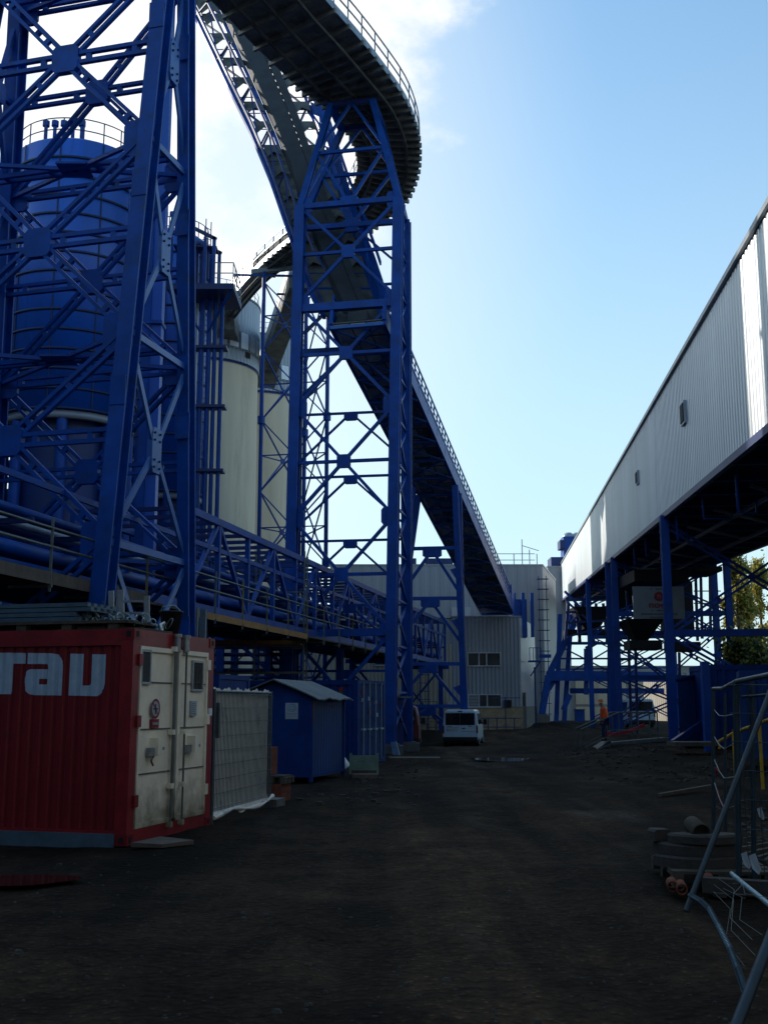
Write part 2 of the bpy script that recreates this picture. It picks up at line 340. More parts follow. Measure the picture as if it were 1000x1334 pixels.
pu = MB(); pc = PZ(-10,1152,.02); pu.poly([(pc.x+.75*math.cos(a)*(1+.15*math.sin(3*a)), pc.y+.42*math.sin(a)*(1+.2*math.sin(2*a+1)), .055) for a in [2*math.pi*k/40 for k in range(40)]])
tag(pu.build('puddle', pm), kind='structure')
pu = MB(); c0 = PZ(655,995,-.25)
pu.poly([(c0.x+1.0*math.cos(a)*(1+.2*math.sin(3*a)), c0.y+1.3*math.sin(a), h(c0.x,c0.y)+.04) for a in [2*math.pi*k/30 for k in range(30)]])
tag(pu.build('puddle', pm), kind='structure')
# stones scattered on the mud (uncountable)
st_ = MB(); rs = random.Random(3)
for i in range(2600):
    y = 4.5+rs.random()**1.7*34; x = rs.uniform(-.36,.36)*y; r = rs.uniform(.006,.022)*(1 if rs.random()<.95 else 2.0); z = h(x,y)+micro(x,y)
    if x < -2 and 13 < y < 38: continue
    a = rs.random()*6
    k6 = [(1+rs.uniform(-.3,.3)) for _ in range(6)]; n0 = 6
    st_.add([(x+r*k6[k]*math.cos(a+k*1.047), y+r*k6[k]*math.sin(a+k*1.047), z-.008) for k in range(6)]+[(x+r*.55*k6[k]*math.cos(a+k*1.047), y+r*.55*k6[k]*math.sin(a+k*1.047), z+r*.38*k6[k]) for k in range(6)], [(k,(k+1)%6,(k+1)%6+6,k+6) for k in range(6)]+[(6,7,8,9,10,11)])
tag(st_.build('gravel', mat('gravel_stone',(.032,.029,.025),.9,0,.6,3)), 'scattered small stones and clods on the dark muddy yard', 'gravel', kind='stuff')

# ================================================================== LATTICE HELPERS
def lerp(a, b, t): return Vector(a)*(1-t)+Vector(b)*t
def leg_at(leg, z):
    # polyline leg
    for a, b in zip(leg, leg[1:]):
        if z <= b.z or b is leg[-1]: return lerp(a, b, (z-a.z)/(b.z-a.z))
def twin(root, a, b, nrm, w=.11, gap=.2, name='brace', m='blue', batt=1.3):
    a = Vector(a); b = Vector(b); mb = MB(); t = (b-a); L = t.length; t.normalize(); x = t.cross(Vector(nrm)).normalized()
    for s in (-1,1): mb.beam(a+x*s*gap/2, b+x*s*gap/2, w, .12, nrm)
    k = max(1, int(L/batt))
    for i in range(1,k+1):
        c = a+t*(L*(i-.5)/k); mb.beam(c-x*gap*.5, c+x*gap*.5, .14, .10, nrm)
    return mb.build(name, M[m], root)
def single(root, a, b, nrm, w=.14, name='brace', m='blue', d=None):
    return MB().beam(a, b, w, d or w, nrm).build(name, M[m], root)
def gusset(root, c, nrm, s, m='blue', sx=None, bolts=False, t=.18):
    mb = MB(); n = Vector(nrm).normalized(); u = Vector((0,0,1)); x = u.cross(n).normalized(); u = n.cross(x).normalized(); sx = sx or s; k = .3
    pts = [(-1,-1+k),(-1+k,-1),(1-k,-1),(1,-1+k),(1,1-k),(1-k,1),(-1+k,1),(-1,1-k)]
    mb.poly([Vector(c)+x*a*sx/2+u*b*s/2-n*t/2 for a,b in pts], t, n)
    o = mb.build('gusset_plate', M[m], root)
    if bolts:
        bb = MB()
        for a in (-.28,.28):
            for b in (-.38,-.22,.22,.38):
                q = Vector(c)+x*a*sx+u*b*s+n*t/2; bb.tube([q, q+n*.03], .03, 6)
                q = Vector(c)+x*a*sx+u*b*s-n*t/2; bb.tube([q, q-n*.03], .03, 6)
        bb.build('bolt_group', M['black'], o)
    return o
def knee(root, c, d1, d2, s, nrm, m='blue'):  # triangular corner plate
    mb = MB(); n = Vector(nrm).normalized(); c = Vector(c); t = .12
    mb.poly([c-n*t/2, c+Vector(d1).normalized()*s-n*t/2, c+Vector(d2).normalized()*s-n*t/2], t, n); return mb.build('gusset_plate', M[m], root)
def xface(root, A, B, zb, nrm, style='twin', w=.14, g=.7, m='blue', gm=None, bolts=False, legg=True, horiz=True, gx=None):
    # zb: bay boundaries; X in each bay with node plate and a horizontal through the node
    for z0, z1 in zip(zb, zb[1:]):
        a0, a1, b0, b1 = leg_at(A,z0), leg_at(A,z1), leg_at(B,z0), leg_at(B,z1)
        c = (a0+a1+b0+b1)/4
        fn = (lambda p,q: twin(root,p,q,nrm,w=w*.62,gap=w*1.5,m=m)) if style == 'twin' else (lambda p,q: single(root,p,q,nrm,w,m=m))
        for p in (a0,a1,b0,b1): fn(p, c)
        if horiz:
            zc = (z0+z1)/2
            if style == 'twin': twin(root, leg_at(A,zc), leg_at(B,zc), nrm, w=w*.7, gap=w*1.7, name='cross_beam', m=m)
            else: single(root, leg_at(A,zc), leg_at(B,zc), nrm, w, 'cross_beam', m)
        gusset(root, c, nrm, g, gm or m, sx=gx, bolts=bolts)
        if legg:
            for L_ in (A,B):
                o_ = B if L_ is A else A; p = leg_at(L_, z1); q = leg_at(o_, z1)
                gusset(root, p+(q-p).normalized()*g*.45, nrm, g*1.25, m, sx=g*.9, t=.1)
def kface(root, A, B, zs, nrm, w=.12, drop=1.6, m='blue', g=.5):
    for z in zs:
        a, b = leg_at(A,z), leg_at(B,z); c = (a+b)/2
        single(root, a, b, nrm, w, 'cross_beam', m)
        single(root, c, leg_at(A,z-drop), nrm, w*.9, m=m); single(root, c, leg_at(B,z-drop), nrm, w*.9, m=m)
        gusset(root, c-Vector((0,0,g*.4)), nrm, g, m, sx=g*1.6)
def zigface(root, A, B, z0, z1, step, nrm, w=.08, m='blue', X=True):
    z = z0; k = 0
    while z+step <= z1+.01:
        a0, a1, b0, b1 = leg_at(A,z), leg_at(A,z+step), leg_at(B,z), leg_at(B,z+step)
        if X or k%2 == 0: single(root, a0, b1, nrm, w, m=m)
        if X or k%2: single(root, b0, a1, nrm, w, m=m)
        single(root, a1, b1, nrm, w, 'cross_beam', m); z += step; k += 1
def foot(label, x, y, s=1.0, ht=.35, drop=0):
    z = h(x,y); mb = MB().box(x-s/2, x+s/2, y-s/2, y+s/2, z-.5, z+ht); mb.box(x-s*.36, x+s*.36, y-s*.36, y+s*.36, z+ht, z+ht+.06)
    return tag(mb.build('concrete_footing', M['conc'], org=(x,y,z)), label, 'footing')

# ================================================================== TOWER NEAR LEFT
def V(*a): return Vector(a)
def t1geo(z):
    t = z/18.1
    fr = V(-6.56+.0482*z, 24.8+.0385*z, z); L = 5.25-.2*z; W = 6.28-.0588*z
    ax = V(-math.cos(R(15)), math.sin(R(15)), 0); ay = V(math.sin(R(15)), math.cos(R(15)), 0)
    return fr, fr+ay*L, fr+ax*W, fr+ax*W+ay*L
ts = [t1geo(-.1), t1geo(21.5)]
FR, RR, FL, RL = [[ts[0][i], ts[1][i]] for i in range(4)]
t1 = thing('conveyor_tower', 'tall blue lattice tower right behind the red container, with paired bars and square node plates', 'tower', (ts[0][0].x, ts[0][0].y, 0))
nf = V(-math.sin(R(15)), -math.cos(R(15)), 0); nr = V(math.cos(R(15)), -math.sin(R(15)), 0)
for L_, w_l in ((FR,.40),(RR,.32),(FL,.42),(RL,.38)): MB().hbeam(L_[0], L_[1], w_l, .46, up=nf, t=.05).build('leg', M['blue'], t1)
zb = [2.8+.0, 5.35, 10.45, 15.55, 20.65]
zb[0] = .25
xface(t1, FR, FL, zb, nf, 'twin', .15, .75); xface(t1, RR, RL, zb, nf, 'twin', .13, .68)
for z in zb[1:]:
    c4 = [leg_at(L_,z) for L_ in (FR,FL,RL,RR)]; cc4 = sum(c4,V(0,0,0))/4
    twin(t1, c4[2], c4[3], nf, .09, .2, 'cross_beam'); m1, m2 = (c4[0]+c4[3])/2, (c4[1]+c4[2])/2; twin(t1, m1, m2, V(0,0,1), .1, .26, 'cross_beam')
    for q_ in c4: single(t1, q_, cc4, V(0,0,1), .1)
    MB().frame(cc4, V(1,0,0), V(0,1,0), V(0,0,1), -.4,.4,-.4,.4,-.03,.03).build('gusset_plate', M['blue'], t1)
xface(t1, FL, RL, zb, nr, 'single', .13, .6, legg=False)
# side face towards the road: flat bars with bolted plates, skylight put into their lighter blue
for z0, z1, in zip(zb, zb[1:]):
    a0,a1,b0,b1 = leg_at(FR,z0),leg_at(FR,z1),leg_at(RR,z0),leg_at(RR,z1); c = (a0+a1+b0+b1)/4
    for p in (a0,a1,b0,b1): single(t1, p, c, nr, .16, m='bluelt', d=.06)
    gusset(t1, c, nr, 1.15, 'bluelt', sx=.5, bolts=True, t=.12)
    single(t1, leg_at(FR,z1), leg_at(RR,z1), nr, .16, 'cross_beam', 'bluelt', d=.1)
for p in (FR[0],RR[0],FL[0],RL[0]): pass
# free-standing box column beside it
c0 = P(190,700,35); cb = thing('steel_column', 'blue vertical box column standing inside the nearest lattice tower legs', 'column', (c0.x,c0.y,0))
MB().box(c0.x-.3,c0.x-.05,c0.y-.3,c0.y+.3,0,26).build('column_web', M['blue'], cb)
MB().box(c0.x-.045,c0.x+.3,c0.y-.22,c0.y+.22,0,26).build('column_flange', M['tank'], cb)
for z in (4,9,14,19): MB().box(c0.x-.34,c0.x+.34,c0.y-.34,c0.y+.34,z,z+.12).build('splice_plate', M['blue'], cb)

# ================================================================== TOWER IN THE MIDDLE
a11 = R(11); fx = V(-math.cos(a11), math.sin(a11), 0); fy = V(math.sin(a11), math.cos(a11), 0)
def t2pt(z):
    k = z/24.3; fr = V(.25+.33*k*1.25, 47, z); W = 4.45+.15*k; L = 4.3-1.9*k
    return fr, fr+fx*W, fr+fy*L, fr+fx*W+fy*L
b_, m_ = list(t2pt(-.45)), list(t2pt(24.3))
hd = [PZ(485,131,29.5), PZ(431,137,29.5)]; hd.append(hd[0]+fy*2.3); hd.append(hd[1]+fy*2.3)
for q_ in (b_, m_): q_[3].x = -.0815*q_[3].y
for q_ in (b_, m_): q_[2].x = .0208*q_[2].y
L2 = [[b_[i], m_[i], hd[i]] for i in range(4)]; A, B, Cc, D = L2
t2 = thing('conveyor_tower', 'slender blue lattice tower in the middle of the yard with a narrowing head', 'tower', (b_[0].x, 47, -.4))
for L_ in L2:
    MB().hbeam(L_[0], L_[1], .46, .46, up=-fy, t=.05).build('leg', M['blue'], t2); MB().hbeam(L_[1], L_[2], .27, .32, up=-fy, t=.05).build('leg', M['blue'], t2)
zn = [22.0,17.2,12.2,7.2,2.2]; zb2 = [-.2,4.7,9.7,14.7,19.6,24.3]
xface(t2, A, B, zb2, -fy, 'single', .14, .6, gx=.6)
for z in (10.0, 14.9, 19.8, 5.0): pass
kface(t2, Cc, D, [24.3,21.3,18.3,15.2,12.2,9.2,6.2,3.2], -fy, .11, 2.4, g=.4)
zigface(t2, A, Cc, .2, 24.2, 2.0, V(math.cos(a11),-math.sin(a11),0), .09); zigface(t2, B, D, .2, 24.2, 2.4, V(1,0,0), .09, X=False)
for (p, q) in ((A,B),(Cc,D)):
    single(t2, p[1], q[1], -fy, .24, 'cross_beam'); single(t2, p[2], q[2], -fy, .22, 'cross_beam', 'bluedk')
    zc = 27; single(t2, leg_at(p,zc), leg_at(q,zc), -fy, .14, 'cross_beam')
    mid = (p[1]+q[1])/2; gusset(t2, mid+V(0,0,.1), -fy, .45, sx=.8)
    single(t2, mid, leg_at(p,zc), -fy, .14); single(t2, mid, leg_at(q,zc), -fy, .14)
    mid2 = (p[2]+q[2])/2; single(t2, leg_at(p,zc), mid2, -fy, .12); single(t2, leg_at(q,zc), mid2, -fy, .12)
for (p, q) in ((A,Cc),(B,D)): single(t2, p[1], q[1], V(1,0,0), .2, 'cross_beam'); single(t2, p[2], q[2], V(1,0,0), .3, 'cross_beam'); single(t2, p[1], q[2], V(1,0,0), .12)
# heavy transverse beams carrying the sloping bridge
single(t2, leg_at(A,19.35), leg_at(B,19.35), -fy, .34, 'bridge_bearer'); single(t2, leg_at(Cc,18.2), leg_at(D,18.2), -fy, .3, 'bridge_bearer')
single(t2, leg_at(A,4.7), leg_at(B,4.7), -fy, .3, 'cross_beam')
for i, L_ in enumerate(L2):
    foot(['concrete footing under the right front leg of the middle blue tower','concrete footing under the left front leg of the middle blue tower','concrete footing under the right rear leg of the middle blue tower','concrete footing under the left rear leg of the middle blue tower'][i], L_[0].x, L_[0].y, 1.1, .35)

# ================================================================== SLOPING BRIDGE
az = R(14.3); dip = R(13.4); hd_ = V(math.sin(az), math.cos(az), 0); wd = V(math.cos(az), -math.sin(az), 0)
d3 = (hd_*math.cos(dip)-V(0,0,1)*math.sin(dip)); up3 = wd.cross(d3).normalized()
if up3.z < 0: up3 = -up3
org = P(460,484,50.9); BW = 2.45
def br(s, w_, u): return org+d3*s+wd*w_+up3*u     # s along (downhill), w across, u up
s0 = (47.3-50.9)/d3.y; s1 = (86.5-50.9)/d3.y
bg_ = thing('conveyor_bridge', 'long straight blue truss conveyor bridge sloping down through the middle tower to the grey building', 'conveyor', br(s1,0,0))
npan = 18; stp = (s1-s0)/npan
for w_ in (0, BW):
    MB().beam(br(s0,w_,.14), br(s1,w_,.14), .16, .28, up3).build('bottom_chord', M['blue'], bg_)
    MB().beam(br(s0,w_,.95), br(s1,w_,.95), .12, .14, up3).build('top_chord', M['blue'], bg_)
    r_ = MB(); r_.beam(br(s0,w_,1.75), br(s1,w_,1.75), .06, .08, up3); r_.beam(br(s0,w_,1.35), br(s1,w_,1.35), .04, .04, up3)
    n2 = npan*3
    for i in range(n2+1): p = s0+(s1-s0)*i/n2; r_.beam(br(p,w_,.95), br(p+.12*(i%2),w_,1.75), .06, .06, d3)
    r_.build('handrail', M['blue'], bg_)
    MB().beam(br(s0,w_+(.06 if w_ else -.06),.5), br(s1,w_+(.06 if w_ else -.06),.5), .02, .5, up3).build('side_plate', M['blue'], bg_)
    for i in range(npan):
        a = s0+i*stp
        single(bg_, br(a,w_,.2), br(a,w_,.95), d3, .16, 'truss_post')
        single(bg_, br(a,w_,.2) if i%2 else br(a,w_,.9), br(a+stp,w_,.9) if i%2 else br(a+stp,w_,.2), wd, .1, 'truss_diagonal')
for i in range(npan+1):
    a = s0+i*stp; single(bg_, br(a,0,.0), br(a,BW,.0), up3, .16, 'floor_beam', 'bluelt')  # lighter blue replaces missing bounce light under the bridge
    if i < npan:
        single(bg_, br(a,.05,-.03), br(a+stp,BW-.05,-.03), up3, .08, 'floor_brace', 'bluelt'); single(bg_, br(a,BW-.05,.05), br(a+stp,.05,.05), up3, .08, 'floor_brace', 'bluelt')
MB().frame(br(s0,0,0), d3, wd, up3, 0, s1-s0, .1, BW-.1, .22, .28).build('floor_sheet', M['underdk'], bg_)
MB().frame(br(s0,0,0), d3, wd, up3, 0, s1-s0, .75, 1.65, .3, .8).build('belt_trough', M['belt'], bg_)
pr = random.Random(4)
for i in range(npan):
    for k in range(3):
        for m_i in range(2):
            a = s0+i*stp+m_i*stp/2+.08; w0_ = .12+k*.76; MB().frame(br(0,0,0), d3, wd, up3, a, a+stp/2-.16, w0_, w0_+.68, .16+.01*k, .215).build('deck_tile', M[pr.choice(('tilea','tileb') if pr.random() < .4 else ('tileb','tileb','under'))], bg_)
for i in range(22):
    a = (s1-s0)*(i+.2)/22; w0_ = pr.choice((.15,.9,1.6)); MB().frame(br(s0,0,0), d3, wd, up3, a, a+pr.uniform(.7,1.4), w0_, w0_+pr.uniform(.35,.7), .17, .215).build('drip_tray', M['grating' if i%3 else 'pale'], bg_)

# ---- steep upper bridge rising behind the curved deck
ub = thing('inclined_bridge', 'steep upper blue bridge with open underside rising left behind the curved deck', 'conveyor', (-4,50,18))
ks = [(0,243,342,60.5),(32,260,359,59.5),(77,281,376,57),(120,301,394,55.2),(176,328,414,53.6),(239,354,434,52),(300,375,454,51),(345,390,472,50.2),(392,409,488,48.8),(424,427,498,48.0)]
def kp(y, side):
    for a_, b_2 in zip(ks, ks[1:]):
        if y <= b_2[0] or b_2 is ks[-1]:
            t = (y-a_[0])/(b_2[0]-a_[0]); return P(a_[1+side]*(1-t)+b_2[1+side]*t, y, a_[3]*(1-t)+b_2[3]*t)
def up_(y, f, u=0): p = lerp(kp(y,0), kp(y,1), f); p.z += u; return p
yy = [0]+[24+i*58.0 for i in range(7)]; yy[-1] = 378; yy = [-40]+yy
def strip(f0, f1, u0, u1, name, m, ys_l=None):
    ys_l = ys_l or [-40+i*12 for i in range(39)]; vs = []
    for y in ys_l: vs += [up_(y,f0,u0),up_(y,f1,u0),up_(y,f1,u1),up_(y,f0,u1)]
    mb = MB(); n = len(ys_l); mb.add(vs, [(4*i+k,4*i+(k+1)%4,4*i+4+(k+1)%4,4*i+4+k) for i in range(n-1) for k in range(4)]+[(3,2,1,0),(4*n-4,4*n-3,4*n-2,4*n-1)]); return mb.build(name, M[m], ub)
strip(-.03,.03,0,.22,'bottom_chord','blue'); strip(-.045,-.02,.75,.95,'bottom_chord','bluedk'); strip(.965,1.035,-.02,.28,'bottom_chord','blue'); strip(.99,1.0,.26,1.3,'side_plate','blue')
strip(.985,1.015,2.6,2.8,'top_chord','blue'); strip(-.02,.01,2.4,2.5,'top_chord','bluedk')
strip(.30,.35,-.02,.16,'stringer','blue'); strip(.69,.74,-.02,.16,'stringer','blue'); strip(.34,.60,.3,.85,'belt_trough','belt')
gr = MB(); y = -40
while y < 390: 
    a,b,c,d = up_(y,.61,.3),up_(y,.70,.3),up_(y+6,.70,.3),up_(y+6,.61,.3); gr.add([a,b,c,d],[(0,1,2,3)]); y += 8.5
strip(.605,.612,.24,.36,'walkway_grating','grating')
gr.build('walkway_grating', M['grating'], ub)
strip(.02,.98,.17,.21,'floor_sheet','underdk',[205+i*11 for i in range(21)]); strip(1.0,1.20,.35,.45,'side_walkway','blue'); strip(.60,.72,.9,.95,'cover_sheet','belt')
for y in [-30+i*21 for i in range(20)]: single(ub, up_(y,.03,.5), up_(y,.3,.5), V(0,-.5,1), .05, 'stay', 'bluedk'); single(ub, up_(y,.73,.5), up_(y,.98,.5), V(0,-.5,1), .05, 'stay', 'bluedk')
pr = random.Random(6)
for i,y in enumerate(yy):
    single(ub, up_(y,0,.0), up_(y,1,.0), V(0,-.5,1), .28, 'floor_beam', 'blue')
    if i < len(yy)-1:
        y1 = yy[i+1]; m = .5*(y+y1)
        for f in (0,1):
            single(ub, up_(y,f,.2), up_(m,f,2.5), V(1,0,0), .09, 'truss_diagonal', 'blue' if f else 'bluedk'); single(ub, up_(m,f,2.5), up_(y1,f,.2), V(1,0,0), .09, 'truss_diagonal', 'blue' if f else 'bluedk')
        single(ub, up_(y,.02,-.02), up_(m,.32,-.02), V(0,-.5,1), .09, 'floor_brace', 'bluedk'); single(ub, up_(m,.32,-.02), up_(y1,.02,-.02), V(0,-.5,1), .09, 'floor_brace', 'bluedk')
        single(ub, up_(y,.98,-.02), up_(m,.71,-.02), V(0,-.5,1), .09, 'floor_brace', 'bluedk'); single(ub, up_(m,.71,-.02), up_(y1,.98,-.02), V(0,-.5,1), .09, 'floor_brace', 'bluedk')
        # cleats hanging over the openings
        for f0,f1 in ((.03,.29),(.74,.97)):
            for yc in (y+6, m+3):
                a,b,c,d,e = up_(yc,f0,.6),up_(yc,f1,.6),up_(yc+13,f1,.6),up_(yc+8,(f0+f1)/2,.6),up_(yc+15,f0,.6); MB().poly([a,b,c,d,e],.03,(0,-1,0)).build('bracket_plate', M['underdk'], ub)
# head hood at building end
MB().frame(br(s1,0,0), d3, wd, up3, -1.5, 0, -.1, BW+.1, .05, 1.9).build('end_hood', M['blue'], bg_)

# ---- trestle between tower and building
t3 = thing('conveyor_trestle', 'blue splayed trestle carrying the low end of the sloping bridge behind the white van', 'trestle', (3,63.5,-.6))
sa = (63.5-50.9)/d3.y
TL = [V(0.0,63.5,-.65), br(sa,0,-.05)]; TR = [P(607,962,63.5), br(sa,BW,-.05)]
TR[0].z = -.65
TL2 = [TL[0]+V(0,1.6,0), TL[1]+d3*1.2]; TR2 = [TR[0]+V(.0,1.6,0), TR[1]+d3*1.2]
for L_ in (TL,TR,TL2,TR2): MB().hbeam(L_[0], L_[1], .34, .34, up=-fy, t=.05).build('leg', M['blue'], t3)
for y_, in ((715,),(780,),(865,),(920,)):
    z = P(555,y_,63.5).z; single(t3, leg_at(TL,z), leg_at(TR,z), -fy, .2, 'cross_beam'); c = (leg_at(TL,z)+leg_at(TR,z))/2-V(0,0,.1)
    gusset(t3, c-V(0,0,.15), -fy, .55, sx=1.1); zz = z-2.6 if z > 3 else z-1.9
    single(t3, c, leg_at(TL,max(zz,-.6)), -fy, .17); single(t3, c, leg_at(TR,max(zz,-.6)), -fy, .17)
    if z > 3: knee(t3, leg_at(TR,zz+.5), V(0,0,1), (c-leg_at(TR,zz)), 1.0, -fy)
zc = P(555,868,63.5).z; 

# ================================================================== CURVED WALKWAY
prs = [((-13.6,27),(-10.2,25)),((-10.2,34.2),(-6.7,31.9)),((-6.9,41.1),(-3.4,38.6)),((-5.7,43.8),(-2.2,41.2)),((-4.7,45.8),(-1.2,43.2)),((-3.8,47.6),(-.2,45.4)),((-2.6,49.3),(1.0,48.4)),((-1.8,51.3),(1.65,51.2)),((-1.4,53.2),(1.85,53.6)),((-1.35,55.2),(1.75,56.4)),((-1.8,57.6),(1.1,59.6)),((-2.8,60),(-.3,62.2)),((-4.2,62.4),(-1.9,64.6)),((-5.8,64.6),(-4.3,66.0)),((-7.9,67.9),(-6.8,68.8)),((-9.2,70.3),(-8.2,71.0)),((-11.4,74.6),(-10.3,75.2)),((-12.3,76.4),(-11.2,77.1))]
def crom(pts, n):
    out = []
    for i in range(len(pts)-1):
        p = [V(*pts[max(0,min(len(pts)-1,j))],0) for j in (i-1,i,i+1,i+2)]
        for k in range(n):
            t = k/n; out.append(.5*((2*p[1])+(p[2]-p[0])*t+(2*p[0]-5*p[1]+4*p[2]-p[3])*t*t+(3*p[1]-p[0]-3*p[2]+p[3])*t**3))
    out.append(V(*pts[-1],0)); return out
LI = crom([p[0] for p in prs], 6); LO = crom([p[1] for p in prs], 6)
def resamp(Li, Lo, step):
    c = [(a+b)/2 for a,b in zip(Li,Lo)]; out = []; acc = 0; nxt = 0
    for i in range(len(c)-1):
        seg = (c[i+1]-c[i]).length
        while nxt <= acc+seg:
            t = (nxt-acc)/seg; out.append((lerp(Li[i],Li[i+1],t), lerp(Lo[i],Lo[i+1],t))); nxt += step
        acc += seg
    return out
sec = resamp(LI, LO, .62); zt = 30.0
def zsec(i): 
    k = max(0, (i/len(sec)-.72)/.28); return zt-1.0*k*k
wk = thing('curved_conveyor', 'high curved conveyor deck with ribbed grey underside resting on the middle tower head', 'conveyor', (0,50,30))
dk = MB(); vs = []
for i,(a,b) in enumerate(sec):
    z = zsec(i)
    vs += [V(a.x,a.y,z), V(b.x,b.y,z), V(b.x,b.y,z+.25), V(a.x,a.y,z+.25)]
fs = []
for i in range(len(sec)-1):
    for k in range(4): fs.append((4*i+k, 4*i+(k+1)%4, 4*i+4+(k+1)%4, 4*i+4+k))
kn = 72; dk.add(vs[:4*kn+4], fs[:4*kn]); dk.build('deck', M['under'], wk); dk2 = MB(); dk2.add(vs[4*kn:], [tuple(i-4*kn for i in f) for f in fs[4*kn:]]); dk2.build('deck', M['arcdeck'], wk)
for i,(a,b) in enumerate(sec):
    if (i%2 and not 34 < i < 76) or i > 79: continue
    z = zsec(i); e = (b-a).normalized(); MB().beam(V(a.x,a.y,z-.11)-e*.12, V(b.x,b.y,z-.11)+e*.12, .13, .22).build('deck_rib', M['under'], wk)
for sd_ in (0,1):
    r_ = MB()
    for i in range(len(sec)-1):
        p = V(*sec[i][sd_][:2], zsec(i)); q = V(*sec[i+1][sd_][:2], zsec(i+1)); far = i > 78
        r_.beam(p+V(0,0,.12), q+V(0,0,.12), .05, .34)
        for u in (.75,1.25): r_.beam(p+V(0,0,u), q+V(0,0,u), .05, .05)
        if i%2 == 0: r_.beam(p, p+V(0,0,1.27), .06, .06)
    r_.build('railing', M['rail'], wk)
    k_ = MB()
    for i in range(30,len(sec)-1):
        if sd_ == 0 and i > 78:
            p = V(*sec[i][0][:2], zsec(i)); q = V(*sec[i+1][0][:2], zsec(i+1)); t_ = (q-p)
            k_.beam(p+V(0,0,.75)+t_*.12, q+V(0,0,.75)-t_*.12, .02, .8)
    if k_.v: k_.build('railing_panel', M['pale'], wk)
# stringers and drip line under the deck
for f in (.22,.5,.8):
    r_ = MB()
    for i in range(len(sec)-1):
        p = lerp(sec[i][0],sec[i][1],f); q = lerp(sec[i+1][0],sec[i+1][1],f); p.z = zsec(i)-.3; q.z = zsec(i+1)-.3
        r_.beam(p, q, .1, .14)
    r_.build('stringer', M['underdk'], wk)
# covered conveyor on top of deck (belt hood)
r_ = MB()
for i in range(len(sec)-1):
    p = lerp(sec[i][0],sec[i][1],.42); q = lerp(sec[i+1][0],sec[i+1][1],.42); p.z = zsec(i)+.75; q.z = zsec(i+1)+.75; r_.beam(p, q, 1.0, .5)
r_.build('belt_hood', M['belt'], wk)
# transition box to silo
e0, e1 = sec[-1]; z = zsec(len(sec)-1)
tb = MB(); ctr = (e0+e1)/2
tb.hexa([V(e0.x-.2,e0.y-.8,z-1.0),V(e1.x+.3,e1.y-.8,z-1.0),V(e1.x+.3,e1.y+1.5,z-1.1),V(e0.x-.2,e0.y+1.5,z-1.1),V(e0.x-.2,e0.y-1.6,z+.2),V(e1.x+.3,e1.y-1.6,z+.2),V(e1.x+.3,e1.y+1.5,z+.2),V(e0.x-.2,e0.y+1.5,z+.2)])
tb.build('transfer_chute', M['under'], wk)
# second conveyor to the rear silo
c2 = thing('covered_conveyor', 'short enclosed conveyor dropping onto the rear cream silo behind the thin mast', 'conveyor', (-5,68,30))
p = V(-5.6,69.2,29.2); q = P(348,482,85); dd = (q-p).normalized()
MB().beam(p, q, 1.3, 1.1).build('casing', M['under'], c2)
MB().beam(p+V(-.0,0,.0), q, 1.36, .9, off=(0,.8)).build('painted_sunlit_side', M['pale'], c2)  # pale strip with sunlight put into its colour
MB().beam(q-dd*1.0, q+dd*2.0, 1.7, 1.6).build('discharge_hood', M['under'], c2)

# ---- thin mast under the curve
pa, pb, pd = V(-7.75,67.9,0), V(-3.55,67.0,0), V(-5.25,71.3,0)
ms = thing('lattice_mast', 'thin blue three legged lattice mast in front of the cream silos', 'mast', (-6,68,0))
ML = [[V(a.x,a.y,-.2), V(a.x,a.y,29.3)] for a in (pa,pb,pd)]
for L_ in ML: MB().tube(L_, .13, 8).build('leg', M['blue'], ms); 
for i in range(3):
    X_, Y_ = ML[i], ML[(i+1)%3]; z = 1.0
    nn = (Y_[0]-X_[0]).cross(V(0,0,1)).normalized()
    while z < 28.5:
        z1 = z+4.6; a0,a1,b0,b1 = [V(q.x,q.y,zz) for q in (X_[0],Y_[0]) for zz in (z,z1)]
        if z1 < 29.4:
            single(ms, a0, b1, nn, .08); single(ms, b0, a1, nn, .08); single(ms, (a0+a1)/2, (b0+b1)/2, nn, .07, 'cross_beam'); gusset(ms, (a0+a1+b0+b1)/4, nn, .35, t=.1)
        z = z1
for L_ in ML:
    for z in (10.2, 19.4): MB().tube([V(L_[0].x,L_[0].y,z-.25),V(L_[0].x,L_[0].y,z+.25)], .24, 8).build('flange', M['blue'], ms)
MB().beam(V(-8.6,68.3,29.45), V(-2.6,66.6,29.45), .3).build('head_beam', M['grating'], ms)
for a in (pa,pb,pd): MB().beam(V(a.x,a.y,29.3)-V(2.0,0,.2), V(a.x,a.y,29.3)+V(2.0,.2,-.2), .12).build('head_beam', M['blue'], ms)

